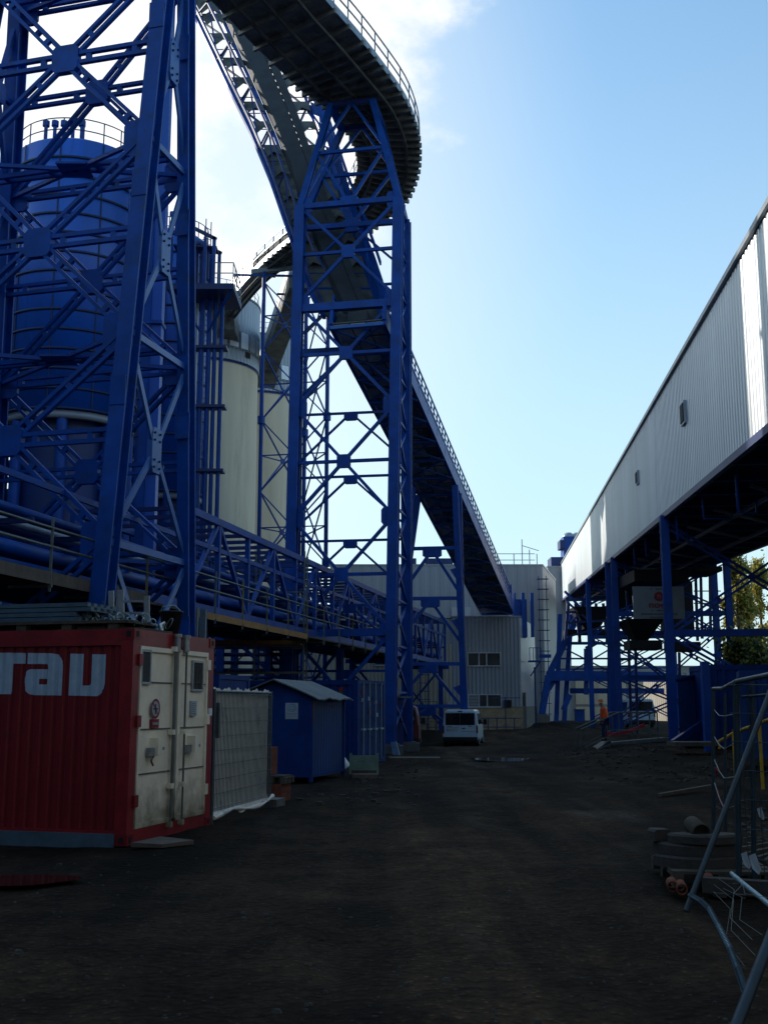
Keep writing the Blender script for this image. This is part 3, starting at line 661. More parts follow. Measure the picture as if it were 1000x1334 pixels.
# ================================================================== SILOS
def silo(x, y, r, zb_, zt_, label, winz):
    t = thing('silo', label, 'silo', (x,y,-.3), 'cream concrete silos')
    MB().lathe((x,y,0), [(r,-.5),(r,zb_-.0)], 72).build('silo_body', M['cream'], t)
    MB().lathe((x,y,0), [(r+.06,zb_-.15),(r+.06,zb_+.0),(r-.1,zb_)], 72).build('drip_edge', M['bluedk'], t)
    mb = MB(); n = 150; vs = []
    for k in range(n*2):
        a = 2*math.pi*k/(n*2); rr = r+(.10 if (k//2)%2 else .04); vs += [(x+rr*math.cos(a),y+rr*math.sin(a),zb_+.05),(x+rr*math.cos(a),y+rr*math.sin(a),zt_)]
    m = n*2; mb.add(vs, [(2*k,2*((k+1)%m),2*((k+1)%m)+1,2*k+1) for k in range(m)]); mb.build('metal_drum', M['cladAs'], t)
    MB().lathe((x,y,0), [(r+.15,zt_-.05),(r+.15,zt_+.08),(r*.5,zt_+.7),(0,zt_+.9)], 72).build('roof', M['grating'], t)
    MB().lathe((x,y,0), [(r+.13,winz-.75),(r+.16,winz-.75),(r+.16,winz-.68),(r+.13,winz-.68)], 60).build('window_sill', M['rail'], t)
    for k in range(-7,5):
        a = -math.pi/2+.36+k*.235; a1 = a+.2; mb = MB(); rr = r+.14
        mb.lathe((x,y,0), [(rr,winz-.6),(rr,winz+.6)], 4, a, a1, False); o = mb.build('window', M['white'] if k%3 else M['pale'], t)  # panes in white and pale paint, sky reflection put into the colour
        f_ = MB()
        for aa in (a,a1): f_.beam((x+rr*math.cos(aa),y+rr*math.sin(aa),winz-.65),(x+rr*math.cos(aa),y+rr*math.sin(aa),winz+.65),.06)
        f_.build('window_frame', M['rail'], o)
    a = -math.pi/2+.95; MB().lathe((x,y,0), [(r+.13,zb_+.5),(r+.13,zb_+1.15)], 3, a, a+.14, False).build('hatch', M['black'], t)
    rl = MB()
    for zz in (zt_+.55,zt_+1.05): rl.tube([(x+(r-.05)*math.cos(2*math.pi*k/48),y+(r-.05)*math.sin(2*math.pi*k/48),zz) for k in range(49)], .025, 4, False)
    for k in range(24): a = 2*math.pi*k/24; rl.beam((x+(r-.05)*math.cos(a),y+(r-.05)*math.sin(a),zt_),(x+(r-.05)*math.cos(a),y+(r-.05)*math.sin(a),zt_+1.07),.04)
    rl.build('roof_railing', M['rail'], t)
    return t
silo(-13.6, 81, 4.0, 26.5, 31.6, 'front cream concrete silo with grey metal drum top, closest to the blue pipe tower', 28.2)
silo(-11.0, 93.5, 4.0, 27.6, 32.6, 'rear cream concrete silo half hidden behind the front silo, beside the middle tower leg', 29.4)

# ================================================================== BLUE TANKS
def tank(x, y, r, z0, z1, label, legs=True):
    t = thing('storage_tank', label, 'tank', (x,y,h(x,y)), 'big blue storage tanks')
    MB().lathe((x,y,0), [(0,z0),(r,z0),(r,z1),(r*.96,z1+.12),(r*.5,z1+.85),(0,z1+1.1)], 72).build('tank_shell', M['tank'], t)
    z = z0+.05; k = 0
    while z < z1+.02:
        MB().lathe((x,y,0), [(r-.02,z-.05),(r+.07,z-.05),(r+.07,z+.05),(r-.02,z+.05)], 72).build('hoop', M['tankring'], t); z += (z1-z0)/14.02; k += 1
    for k in range(10):
        a = 2*math.pi*k/10+.3; MB().beam((x+(r+.03)*math.cos(a),y+(r+.03)*math.sin(a),z0),(x+(r+.03)*math.cos(a),y+(r+.03)*math.sin(a),z1),.05,.03,(math.cos(a),math.sin(a),0)).build('seam_strip', M['tankring'], t)
    rl = MB(); rr = r-.15
    for u in (.55,1.1): rl.tube([(x+rr*math.cos(2*math.pi*k/48),y+rr*math.sin(2*math.pi*k/48),z1+u) for k in range(49)], .03, 4, False)
    for k in range(20): a = 2*math.pi*k/20; rl.beam((x+rr*math.cos(a),y+rr*math.sin(a),z1),(x+rr*math.cos(a),y+rr*math.sin(a),z1+1.1),.045)
    rl.build('roof_railing', M['bluedk'], t)
    for k in range(5):
        xx = x-r*.45+k*.42; v = MB().tube([(xx,y-r*.4,z1+.4),(xx,y-r*.4,z1+1.7)], .09, 8); v.tube([(xx,y-r*.4,z1+1.6),(xx,y-r*.4,z1+1.85)], .17, 8); v.build('vent_pipe', M['blue'], t)
    la = MB(); a = -.5
    for s in (-.22,.22): la.beam((x+(r+.35)*math.cos(a)+s*.5,y+(r+.35)*math.sin(a)+s,z0),(x+(r+.35)*math.cos(a)+s*.5,y+(r+.35)*math.sin(a)+s,z1+1.2),.05)
    zz = z0
    while zz < z1+1: la.beam((x+(r+.35)*math.cos(a)-.11,y+(r+.35)*math.sin(a)-.22,zz),(x+(r+.35)*math.cos(a)+.11,y+(r+.35)*math.sin(a)+.22,zz),.03); zz += .3
    la.build('access_ladder', M['blue'], t)
    MB().lathe((x,y,0), [(r*.9,z0-.35),(r-.05,z0-.35),(r-.05,z0-.02),(r*.9,z0-.02)], 90).build('skirt', M['cladA'], t)
    MB().lathe((x,y,0), [(r*.8,6.5),(r*.8,z0-.3)], 40).build('support_ring', M['bluedk'], t)
    if legs:
        for k in range(8):
            a = 2*math.pi*k/8+.2; MB().tube([(x+r*.9*math.cos(a),y+r*.9*math.sin(a),-.4),(x+r*.9*math.cos(a),y+r*.9*math.sin(a),z0-.1)], .25, 8).build('leg', M['blue'], t)
    return t
q = P(97,380,49); tank(q.x, 49, 3.0, 14.2, 26.7, 'wide blue tank with dark hoops and a railed top, seen through the nearest lattice tower')
q = P(208,640,58); tank(q.x, 58+2, 2.0, 12.9, 27.5, 'narrower blue tank between the big tank and the vertical pipe tower')

# ---- vertical pipe tower with railed platform
q = P(262,600,54); px_, py_ = q.x, q.y
vt = thing('pipe_tower', 'blue tower of vertical pipes with a railed platform and cage on top', 'pipe tower', (px_,py_,0))
for dx, r_ in ((-.15,.13),(.22,.13),(.52,.11),(.86,.11)): MB().tube([(px_+dx,py_,-.2),(px_+dx,py_,22.3)], r_, 10).build('vertical_pipe', M['blue'], vt)
MB().tube([(px_-.55,py_+.5,-.2),(px_-.55,py_+.5,22.3)], .12, 10).build('vertical_pipe', M['pale'], vt)
for z in (3.2,6.5,9.8,13.1,16.4,19.5):
    MB().frame((px_,py_,z), V(1,0,0), V(0,1,0), V(0,0,1), -.5,1.15,-.25,.5,0,.14).build('pipe_clamp', M['bluedk'], vt)
MB().box(px_-1.7,px_+1.65,py_-1.6,py_+1.4,22.1,22.4).build('platform', M['bluedk'], vt)
for dx in (-1.6,-.6,.1,.55): 
    for dy in (-1.2,.6): MB().beam((px_+dx,py_+dy,22.4),(px_+dx,py_+dy,25.0),.16).build('cage_post', M['blue'], vt)
for dy in (-1.2,.6):
    MB().beam((px_-1.7,py_+dy,25.2),(px_-.5,py_+dy,25.5),.16).beam((px_-.5,py_+dy,25.5),(px_+.65,py_+dy,24.9),.16).build('cage_rail', M['bluedk'], vt)
for k in range(6): MB().tube([(px_-1.3+k*.28,py_-.4,22.5+.3*(k%3)),(px_-1.3+k*.28,py_-.4,24.6)], .10, 8).build('valve_pipe', M['bluedk'], vt)
MB().beam((px_-1.6,py_-.3,24.8),(px_+.6,py_-.3,24.7),.9,.08).build('cage_roof', M['bluedk'], vt)
rl = MB()
for u in (.55,1.1):
    rl.tube([(px_+.65,py_-1.55,22.4+u),(px_+1.6,py_-1.55,22.4+u),(px_+1.6,py_+1.35,22.4+u)], .03, 5)
for dy in (-1.55,-.8,0,.7,1.35): rl.beam((px_+1.6,py_+dy,22.4),(px_+1.6,py_+dy,23.5),.04)
rl.beam((px_+.9,py_-1.55,22.4),(px_+.9,py_-1.55,23.5),.04); rl.build('railing', M['rail'], vt)
MB().beam((px_+1.5,py_-1.4,22.1),(px_+.2,py_-.2,20.4),.1).beam((px_-1.5,py_-1.4,22.1),(px_-.2,py_-.2,20.4),.1).build('strut', M['blue'], vt)

# ================================================================== LOW PIPE BRIDGE
pa_, pb_ = V(-8.95,18.6,0), V(4.35,79.5,0); pd_ = (pb_-pa_).normalized(); pn = V(-pd_.y,pd_.x,0); PL = (pb_-pa_).length; PW = 3.6
pbm = thing('pipe_bridge', 'long low blue lattice bridge full of pipes between nearest tower and grey building', 'pipe bridge', (pa_.x,pa_.y,0))
def pp(s, w_, z): return pa_+pd_*s+pn*w_+V(0,0,z)
Zb, Zt = 4.55, 7.45; npn = 22; st_p = PL/npn
for w_ in (0,PW):
    MB().beam(pp(0,w_,Zb),pp(PL,w_,Zb),.2,.3).build('bottom_chord', M['blue'], pbm); MB().beam(pp(5*st_p,w_,Zt),pp(PL,w_,Zt),.2,.22).build('top_chord', M['blue'], pbm)
    MB().beam(pp(0,w_,6.55),pp(PL,w_,6.55),.1,.14).build('middle_rail', M['blue'], pbm)
    for i in range(npn+1):
        if i < 5: continue
        single(pbm, pp(i*st_p,w_,Zb), pp(i*st_p,w_,Zt), pd_, .15, 'truss_post')
        if i < npn: single(pbm, pp(i*st_p,w_,Zb if i%2 else Zt), pp((i+1)*st_p,w_,Zt if i%2 else Zb), pn, .12, 'truss_diagonal')
for i in range(npn*2+1):
    s = i*st_p/2
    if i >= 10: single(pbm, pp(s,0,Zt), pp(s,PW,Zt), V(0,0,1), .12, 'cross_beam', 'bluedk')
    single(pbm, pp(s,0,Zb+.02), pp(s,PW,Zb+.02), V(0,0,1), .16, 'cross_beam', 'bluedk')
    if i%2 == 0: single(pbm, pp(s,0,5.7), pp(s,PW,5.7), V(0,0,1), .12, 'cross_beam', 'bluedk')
for w_, z, r_, m in ((.35,5.05,.17,'blue'),(.8,5.0,.12,'blue'),(1.3,5.1,.2,'bluedk'),(2.0,5.0,.15,'blue'),(2.6,5.1,.2,'bluedk'),(.45,5.95,.10,'blue'),(.9,6.0,.14,'bluedk'),(1.5,5.95,.1,'pale'),(2.2,6.05,.16,'bluedk'),(2.9,5.95,.1,'blue')):
    MB().tube([pp(-2,w_,z),pp(PL,w_,z)], r_, 10).build('pipe', M[m], pbm)
MB().frame(pp(0,0,0),pd_,pn,V(0,0,1),0,PL,.1,PW-.1,Zb-.12,Zb-.04).build('floor_plate', M['black'], pbm)
MB().frame(pp(0,0,0),pd_,pn,V(0,0,1),5,PL,PW-.3,PW-.2,Zb,Zt-.9).build('cable_tray_wall', M['bluedk'], pbm)
# outer walkway with pale handrail, boards on the near length
wk2 = thing('scaffold_walkway', 'scaffold walkway with pale handrails and board edges along the near side of the pipe bridge', 'walkway', (pa_.x,pa_.y,0))
for z in (5.35,4.95): MB().tube([pp(0,-.95,z),pp(40,-.95,z)], .03, 6).build('handrail', M['scaf'], wk2)
MB().frame(pp(0,0,0),pd_,pn,V(0,0,1),0,40,-.9,-.14,4.2,4.26).build('walkway_board', M['wood2'], wk2)
MB().frame(pp(0,0,0),pd_,pn,V(0,0,1),1.5,9.5,-.97,-.92,4.16,4.42).build('toe_board', M['wood2'], wk2)
MB().frame(pp(0,0,0),pd_,pn,V(0,0,1),13,24,-.97,-.92,4.1,4.3).build('toe_board', M['orange'], wk2)
for i in range(17): MB().beam(pp(i*2.4,-.95,4.0),pp(i*2.4,-.95,5.55),.05).build('standard', M['yb' if i%3==1 else 'scaf'], wk2)
for i in range(17): MB().beam(pp(i*2.4,-1,4.12),pp(i*2.4,0,4.12),.06).build('bracket', M['scaf'], wk2)
# legs of the pipe bridge
for i, s in enumerate((16,33,49,61)):
    tr = thing('pipe_bridge_trestle', ['blue trestle of the pipe bridge just behind the nearest tower','blue trestle of the pipe bridge behind the blue shed','blue trestle of the pipe bridge behind the middle tower','blue trestle at the far end of the pipe bridge'][i], 'trestle', (pp(s,1.8,0).x,pp(s,1.8,0).y,-.2), 'pipe bridge trestles')
    for w_ in (0.1,PW-.1): MB().hbeam(pp(s,w_,-.6),pp(s,w_,Zb-.15),.3,.3,up=pd_).build('leg', M['blue'], tr)
    single(tr, pp(s,.1,.2), pp(s,PW-.1,4.2), pd_, .13); single(tr, pp(s,PW-.1,.2), pp(s,.1,4.2), pd_, .13); single(tr, pp(s,-.5,4.25), pp(s,PW+.3,4.25), V(0,0,1), .25, 'cap_beam')
# grey post rising out of the bridge + pale duct
q = pp(45,-.2,0); tag(MB().box(q.x-.1,q.x+.1,q.y-.1,q.y+.1,5.0,8.2).build('cable_duct', M['pale'], org=(q.x,q.y,5)), 'pale vertical duct rising beside the pipe bridge behind the middle tower', 'duct')

# ---- scaffolding below the bridge
sg = thing('scaffolding', 'dark scaffolding with yellow boards standing below the pipe bridge behind the blue shed', 'scaffolding', (-8,44,0))
rs = random.Random(5)
X0 = [-14.5+i*1.9 for i in range(7)]; Y0 = [43, 44.6, 46.4]
for x in X0:
    for y in Y0[:2]: MB().beam((x,y,-.4),(x,y,7.6),.06).build('standard', M['scaf'], sg)
for z in (.9,1.9,2.9,3.9,4.9,6):
    for y in Y0[:2]: MB().beam((X0[0],y,z),(X0[-1],y,z),.05).build('ledger', M['scaf'], sg)
for z, x0, x1, m in ((1.9,-10,-6,'orange'),(2.9,-14,-7,'yb'),(3.9,-11,-3.2,'orange'),(.9,-9,-4,'yb')): MB().box(x0,x1,Y0[0]-.02,Y0[0]+.5,z+.05,z+.11).box(x0,x1,Y0[0]-.06,Y0[0]-.03,z+.06,z+.22).build('board', M[m], sg)
for i in range(5): MB().beam((X0[i],Y0[0]-.05,.9+(i%3)*1.1),(X0[i+1],Y0[0]-.05,2.9+(i%3)*1.1),.045).build('brace', M['scaf'], sg)
sg2 = thing('scaffolding', 'dark scaffolding behind the feet of the nearest lattice tower, above the red container', 'scaffolding', (-17,38,0))
for i in range(7):
    for y in (37.5,39): MB().beam((-20.5+i*1.7,y,-.2),(-20.5+i*1.7,y,6.6),.07).build('standard', M['scaf'], sg2)
for z in (2.4,4.0,5.2): MB().beam((-20.5,37.5,z),(-10.3,37.5,z),.06).build('ledger', M['scaf'], sg2)
MB().box(-20.5,-10.3,37.5,39,5.9,6.05).build('deck', M['black'], sg2)
MB().beam((-20,37.4,1.5),(-16,37.4,4.6),.1).beam((-14,37.4,1.5),(-17,37.4,4.6),.1).build('brace', M['bluedk'], sg2)

# steel frame of big blue beams behind (closes the view under the bridge)
fr_ = thing('steel_structure', 'dark blue two storey steel frame behind the scaffolding on the left of the yard', 'frame', (-10,52,0))
for x in (-19,-15,-11,-7.5,-4.6):
    for y in (51,56): MB().hbeam((x,y,-.5),(x,y,8.2),.35,.35).build('column', M['blue'], fr_)
for z in (2.6,5.2,8.0):
    for y in (51,56): MB().beam((-19,y,z),(-4.6,y,z),.3,.35).build('beam', M['blue'], fr_)
    for x in (-19,-15,-11,-7.5,-4.6): MB().beam((x,51,z),(x,56,z),.2,.25).build('beam', M['blue'], fr_)
for i,(x0,x1) in enumerate(((-19,-15),(-11,-7.5),(-7.5,-4.6))):
    single(fr_, V(x0,51,0), V(x1,51,2.6), V(0,1,0), .16); single(fr_, V(x1,51,2.6), V(x0,51,5.2), V(0,1,0), .16)
for x in (-19,-15,-11.5): MB().hbeam((x,50.5,8.2),(x,50.5,13.6),.3,.3).build('column', M['blue'], fr_)
for z in (9.6,11.4,13.4): MB().beam((-22,50.5,z),(-11,50.5,z),.25,.3).build('beam', M['bluedk'], fr_)
for k in range(9): MB().tube([(-22,51+.35*(k%3),9.4+.45*k),(-10.8,51+.35*(k%3),9.4+.45*k)], .16 if k%4 else .22, 8).build('pipe', M['bluedk' if k%2 else 'blue'], fr_)
for k in range(9): MB().tube([(-19,51.5+.3*(k%3),2.9+.35*k),(-4.4,51.5+.3*(k%3),2.9+.35*k)], .09, 8).build('pipe', M['bluedk' if k%2 else 'blue'], fr_)

# light corrugated hall on the left behind everything
def hall(name, label, cat, pts, z0, z1, mat_, pitch=.33, dep=.05, roofm='grating'):
    c = pts[0]; t = thing(name, label, cat, (c[0],c[1],z0))
    n = len(pts)
    for i in range(n):
        a, b = pts[i], pts[(i+1)%n]; MB().corr(a, b, z0, z1, z0, z1, pitch, dep).build('wall', M[mat_] if isinstance(mat_,str) else M[mat_[i%len(mat_)]], t)
    MB().poly([V(p[0],p[1],z1-.03) for p in pts]).build('roof', M[roofm], t)
    e = MB()
    for i in range(n): e.beam(V(*pts[i],z1), V(*pts[(i+1)%n],z1), .16, .14)
    e.build('roof_edge', M['rail'], t)
    return t
lh = hall('warehouse', 'low pale corrugated hall behind the feet of the nearest lattice tower', 'warehouse', [(-32,62),(-15.2,62),(-14,76),(-32,76)], -.4, 8.9, 'clad', .5, .07)

# ================================================================== GREY BUILDING
def window(root, o, ax, nrm, x0, x1, z0, z1, mull, louvre=False, fm='pale'):
    o = V(*o); f = MB(); w = .07
    def bxx(a,b,c,d,t0=0.0,t1=.12): f.frame(o, ax, nrm, V(0,0,1), a,b,t0,t1,c,d)
    bxx(x0-w,x0,z0-w,z1+w); bxx(x1,x1+w,z0-w,z1+w); bxx(x0,x1,z0-w,z0); bxx(x0,x1,z1,z1+w)
    fr = f.build('window', M[fm], root)
    s = MB()
    for m_ in mull: s.frame(o, ax, nrm, V(0,0,1), m_-.04,m_+.04,.0,.1,z0,z1)
    if s.v: s.build('mullion', M[fm], fr)
    MB().frame(o, ax, nrm, V(0,0,1), x0,x1,.01,.05,z0,z1).build('pane', M['wglass'], fr)
    if louvre:
        l = MB(); n = 8
        for i in range(n): l.frame(o, ax, nrm, V(0,0,1), x0,mull[0]-.05,.05,.08,z0+(z1-z0)*(i+.1)/n,z0+(z1-z0)*(i+.75)/n)
        l.build('louvre', M['cladAs'], fr)
    return fr
A0 = V(10.55,86,0); aB = V(-18,86,0)
ga = thing('office_building', 'grey corrugated two storey building with ribbon windows and sandstone base behind the white van', 'building', (A0.x,A0.y,-.3))
sA = V(math.sin(R(14)),math.cos(R(14)),0); A1 = A0+sA*10
MB().corr((5.2,86),(A0.x,A0.y),1.55,8.35,1.55,8.35,.3,.06).build('front_wall', M['cladA'], ga)
MB().corr((aB.x,86),(5.2,86),1.55,6.3,1.55,6.3,.3,.06).build('front_wall', M['cladT'], ga)
MB().frame((aB.x,86,0),V(1,0,0),V(0,1,0),V(0,0,1),0,23.2,.1,.3,6.3,8.25).build('parapet', M['cladA'], ga)
MB().corr((A0.x,A0.y),(A1.x,A1.y),1.55,8.35,1.55,8.35,1.1,.008).build('side_wall', M['cladAs'], ga)
MB().poly([V(aB.x,86,8.32),V(A0.x,86,8.32),V(A1.x,A1.y,8.32),V(aB.x,A1.y,8.32)]).build('roof', M['grating'], ga)
MB().frame((aB.x,86,0),V(1,0,0),V(0,1,0),V(0,0,1),0,A0.x-aB.x+.05,-.12,.3,-.8,1.5).build('plinth', M['sand'], ga)
MB().frame(A0,sA,V(sA.y,-sA.x,0),V(0,0,1),.02,10,-.2,.1,-.8,1.5).build('plinth', M['conc'], ga)
MB().frame((5.2,86,0),V(1,0,0),V(0,1,0),V(0,0,1),-.1,A0.x-5.2+.1,-.1,.1,8.35,8.47).frame((aB.x,86,0),V(1,0,0),V(0,1,0),V(0,0,1),0,A0.x-aB.x+.06,-.16,.05,1.5,1.56).build('flashing', M['rail'], ga)
nF = V(0,-1,0); fo = (0,85.93,0)
def wx(px): return P(px,900,85.9).x
def wz(py): return P(600,py,85.9).z
window(ga, fo, V(1,0,0), nF, wx(610), wx(651.5), wz(867), wz(851), [wx(624),wx(634)])
window(ga, fo, V(1,0,0), nF, wx(610), wx(651.5), wz(920.5), wz(905.5), [wx(623.5),wx(634)], True)
window(ga, fo, V(1,0,0), nF, wx(488), wx(503), wz(866), wz(853), [])
window(ga, fo, V(1,0,0), nF, wx(455), wx(470), wz(866), wz(853), [])
MB().box(wx(582),wx(589),85.6,85.9,wz(920),wz(913)).build('vent_box', M['cladAs'], ga)
MB().box(wx(656),wx(665),85.7,85.95,wz(921),wz(912)).build('wall_unit', M['black'], ga)
o_ = P(679,925,86); MB().frame(A0,sA,V(sA.y,-sA.x,0),V(0,0,1),.5,1.6,.1,.13,-.2,2.6).build('side_door', M['black'], ga)

# railing fence before the building
rf = thing('railing_fence', 'dark steel railing in front of the sandstone base of the grey building', 'railing', (7,80,-.4))
y0 = 80; x0, x1 = P(556,940,y0).x, P(678,940,y0).x
k = 0; x = x0
while x <= x1: MB().beam((x,y0,-.5),(x,y0,(2.2 if P and x > P(640,940,y0).x and k%3 == 0 else .75)),.07).build('post', M['bluedk'], rf); x += .62; k += 1
for z in (.72,.1): MB().beam((x0,y0,z),(x1,y0,z),.06).build('rail', M['bluedk'], rf)
MB().beam((P(640,940,y0).x,y0,2.15),(x1,y0,2.15),.05).build('rail', M['bluedk'], rf)
gp = P(558,905,78); wg = thing('site_gate', 'pale gate frame with blue notice by the sandstone base, left of the white van', 'gate', (gp.x-.2,78,-.5))
for dx in (-.55,.55): MB().beam((gp.x+dx,78,-.6),(gp.x+dx,78,1.9),.07).build('post', M['scaf'], wg)
for z in (1.88,.5,-.2): MB().beam((gp.x-.55,78,z),(gp.x+.55,78,z),.05).build('rail', M['scaf'], wg)
MB().box(gp.x-.3,gp.x+.3,77.93,77.96,1.0,1.65).build('notice', M['notice'], wg)
# ladder in cage left of window
lp = V(wx(552),85.5,0); la = thing('cage_ladder', 'blue ladder standing against the beige corrugated wall behind the splayed trestle', 'ladder', (lp.x,lp.y,-.3))
for dx in (-.3,.3): MB().beam((lp.x+dx,85.5,-.4),(lp.x+dx,85.5,6.2),.08).build('stile', M['bluedk'], la)
for i in range(9): MB().beam((lp.x-.45,85.45,.2+i*.62),(lp.x+.45,85.45,.2+i*.62),.05).build('rung', M['bluedk'], la)

# ================================================================== TALL BUILDINGS BEHIND
bp0, bp1 = P(430,736,104), P(706,736,104)
tb_ = hall('tall_building', 'tall pale grey clad block rising behind the low end of the sloping bridge', 'building', [(bp0.x,104),(bp1.x,104),(bp1.x+3.2,117),(bp0.x,117)], -.5, bp1.z, ['cladB'], .9, .02)
w0 = P(600,798,103.9); MB().box(w0.x-.9,w0.x+.9,103.8,103.95,w0.z-.5,w0.z+.5).build('wall_vent', M['cladAs'], tb_)
for i in range(5):
    q = P(537+i*12,735,104); 
    if i == 1: continue
    MB().box(q.x-.5,q.x+.4,105,106,q.z,q.z+.7).build('roof_fan', M['bluedk'], tb_)
bq0, bq1 = P(713,738,130), P(735,738,130)
tb2 = hall('tall_building', 'narrow pale block at the far end of the yard topped by the blue roof unit', 'building', [(bq0.x,130),(bq1.x,130),(bq1.x+2.5,142),(bq0.x,142)], -.5, bq0.z, ['cladB'], 1.0, .02)
ru = P(736,730,132); un = thing('roof_unit', 'blue ventilation unit with two silver cowls on the narrow far block', 'roof unit', (ru.x,ru.y,bq0.z))
MB().box(P(716,735,132).x,P(747,735,132).x,131,134,bq0.z+.1,P(730,727,132).z).build('base_frame', M['bluedk'], un)
zt2 = P(730,727,132).z
MB().box(P(733,735,132).x,P(747,735,132).x,131.2,133.6,zt2,P(730,700,132).z).build('housing', M['blue'], un)
MB().box(P(728,735,132).x,P(735,735,132).x,131,133,P(730,716,132).z,P(730,705,132).z).build('hood', M['bluedk'], un)
for px in (740,751):
    c = P(px,700,132.5); MB().lathe((c.x,c.y,0),[(.55,c.z-2.4),(.55,c.z-.8),(.75,c.z-.3),(.75,c.z+.2),(.35,c.z+.55),(0,c.z+.6)],16).build('cowl', M['cladAs'], un)
    b_ = MB()
    for k in range(3): b_.lathe((c.x,c.y,0),[(.62,c.z-2.4+k*.6),(.66,c.z-2.35+k*.6),(.62,c.z-2.3+k*.6)],12)
    b_.build('cowl_band', M['grating'], un)
an = P(712,736,104); at_ = thing('roof_mast', 'thin antenna masts and short railing on the corner of the tall grey block', 'antenna', (an.x-1.5,105,bp1.z))
for dx, hh in ((-2.0,1.2),(-1.2,2.6),(-.5,1.6),(.2,1.2)): MB().beam((an.x+dx-1,105,bp1.z),(an.x+dx-1,105,bp1.z+hh),.08).build('rod', M['rail'], at_)
for z in (.6,1.2): MB().beam((an.x-4.6,105,bp1.z+z),(an.x-1,105,bp1.z+z),.06).build('rail', M['rail'], at_)
MB().beam((an.x-2.2,105,bp1.z+2.0),(an.x-.6,105,bp1.z+1.5),.06).build('rod', M['rail'], at_)
# external ladder tower on tall block
q0 = P(709,880,102.5); el = thing('cage_ladder', 'tall caged ladder climbing the corner of the tall grey block', 'ladder', (q0.x,102.5,0))
for dx in (-.35,.35): MB().beam((q0.x+dx,102.5,-.3),(q0.x+dx,102.5,13.5),.06).build('stile', M['bluedk'], el)
for i in range(14): MB().box(q0.x-.5,q0.x+.5,102,102.6,.8+i*.95,.85+i*.95).build('hoop', M['bluedk'], el)
MB().box(q0.x-.5,q0.x+.5,101.6,102.4,5.9,6.2).build('landing', M['blue'], el)
# blue end housing on top right of grey building where the bridge lands
eh = P(688,790,88); e_ = thing('bridge_head', 'blue box and short columns where the sloping bridge enters the grey building', 'housing', (eh.x,88,8))
MB().box(eh.x-1.4,eh.x-.2,87.5,89.5,6.9,9.9).build('housing', M['blue'], e_)
MB().box(eh.x+.0,eh.x+.9,88,89.2,5.0,5.12).build('balcony', M['blue'], e_)
for u in (.0,.3,.6,.9): MB().beam((eh.x+u,87.98,5.1),(eh.x+u,87.98,6.1),.05).build('balcony_post', M['blue'], e_)
MB().beam((eh.x,87.98,6.1),(eh.x+.9,87.98,6.1),.05).build('balcony_rail', M['blue'], e_); MB().beam((eh.x+.8,88,5.0),(eh.x+.1,88.4,3.9),.08).build('strut', M['blue'], e_)
for dx in (-1.2,-.5,.2): MB().beam((eh.x+dx,87.4,6.9),(eh.x+dx,87.4,10.4),.25).build('column', M['blue'], e_)
MB().beam((eh.x+.4,88.2,-.3),(eh.x+.4,88.2,4.6),.12).build('downpipe', M['bluedk'], e_)
# pale hall closing the road
fw0, fw1 = P(742,880,138), P(905,880,138)
fw = hall('far_hall', 'pale concrete panel hall closing the end of the road under the gallery', 'building', [(fw0.x,138),(fw1.x+40,138),(fw1.x+40,150),(fw0.x,150)], -.9, P(800,868,138).z, ['conclt'], 6, .01)
for i in range(14):
    x = fw0.x+.6+i*2.2
    for z0_,z1_ in ((-.4,1.4),(1.7,3.3),(3.6,5.2)): MB().box(x,x+1.8,137.86,137.97,z0_,z1_).build('wall_panel', M['cream'], fw)
gh = hall('low_shed_hall', 'low hall with a grey ribbed roof edge beyond the blue cabin on the right', 'building', [(P(868,885,110).x,110),(70,110),(70,120),(P(868,885,110).x,120)], -.3, P(880,876,110).z, ['cladT'], .8, .06)
bl = P(754,931,100); bx_ = thing('waste_bin', 'small blue bin by the far pale hall', 'bin', (bl.x,bl.y,h(bl.x,bl.y))); zz = h(bl.x,bl.y)
MB().box(bl.x-.4,bl.x+.4,99.5,100.3,zz,zz+1.0).build('body', M['blue'], bx_); MB().box(bl.x-.43,bl.x+.43,99.45,100.35,zz+1.0,zz+1.08).build('lid', M['bluedk'], bx_)

# ================================================================== RIGHT GALLERY
GX = lambda Y: 8.5+(Y-23.4)*.1173
GZ = lambda Y: 7.75+(Y-23.4)*.0575
GH = 4.7; GW = 6.2; gn = V(1,-.1173,0).normalized(); gd = V(.1173,1,0).normalized(); g3 = V(.1173,1,.0575).normalized()
ga_ = thing('conveyor_gallery', 'long box gallery in pale corrugated metal raised on blue trestles along the right side', 'gallery', (GX(40),40,0))
Y0g, Y1g = 6, 131
MB().corr((GX(Y1g),Y1g),(GX(Y0g),Y0g),GZ(Y1g),GZ(Y1g)+GH-.5,GZ(Y0g),GZ(Y0g)+GH,.33,.022).build('left_cladding', M['clad'], ga_)
rp = V(GX(Y0g),Y0g,0)+gn*GW; rq = V(GX(Y1g),Y1g,0)+gn*GW
MB().corr((rp.x,rp.y),(rq.x,rq.y),GZ(Y0g),GZ(Y0g)+GH,GZ(Y1g),GZ(Y1g)+GH-.5,.33,.045).build('right_cladding', M['clad'], ga_)
def gp_(Y, w_, u): p = V(GX(Y),Y,GZ(Y)+u)+gn*w_; return p
MB().hexa([gp_(Y0g,.05,-.04),gp_(Y0g,GW-.05,-.04),gp_(Y1g,GW-.05,-.04),gp_(Y1g,.05,-.04),gp_(Y0g,.05,.1),gp_(Y0g,GW-.05,.1),gp_(Y1g,GW-.05,.1),gp_(Y1g,.05,.1)]).build('floor', M['black'], ga_)
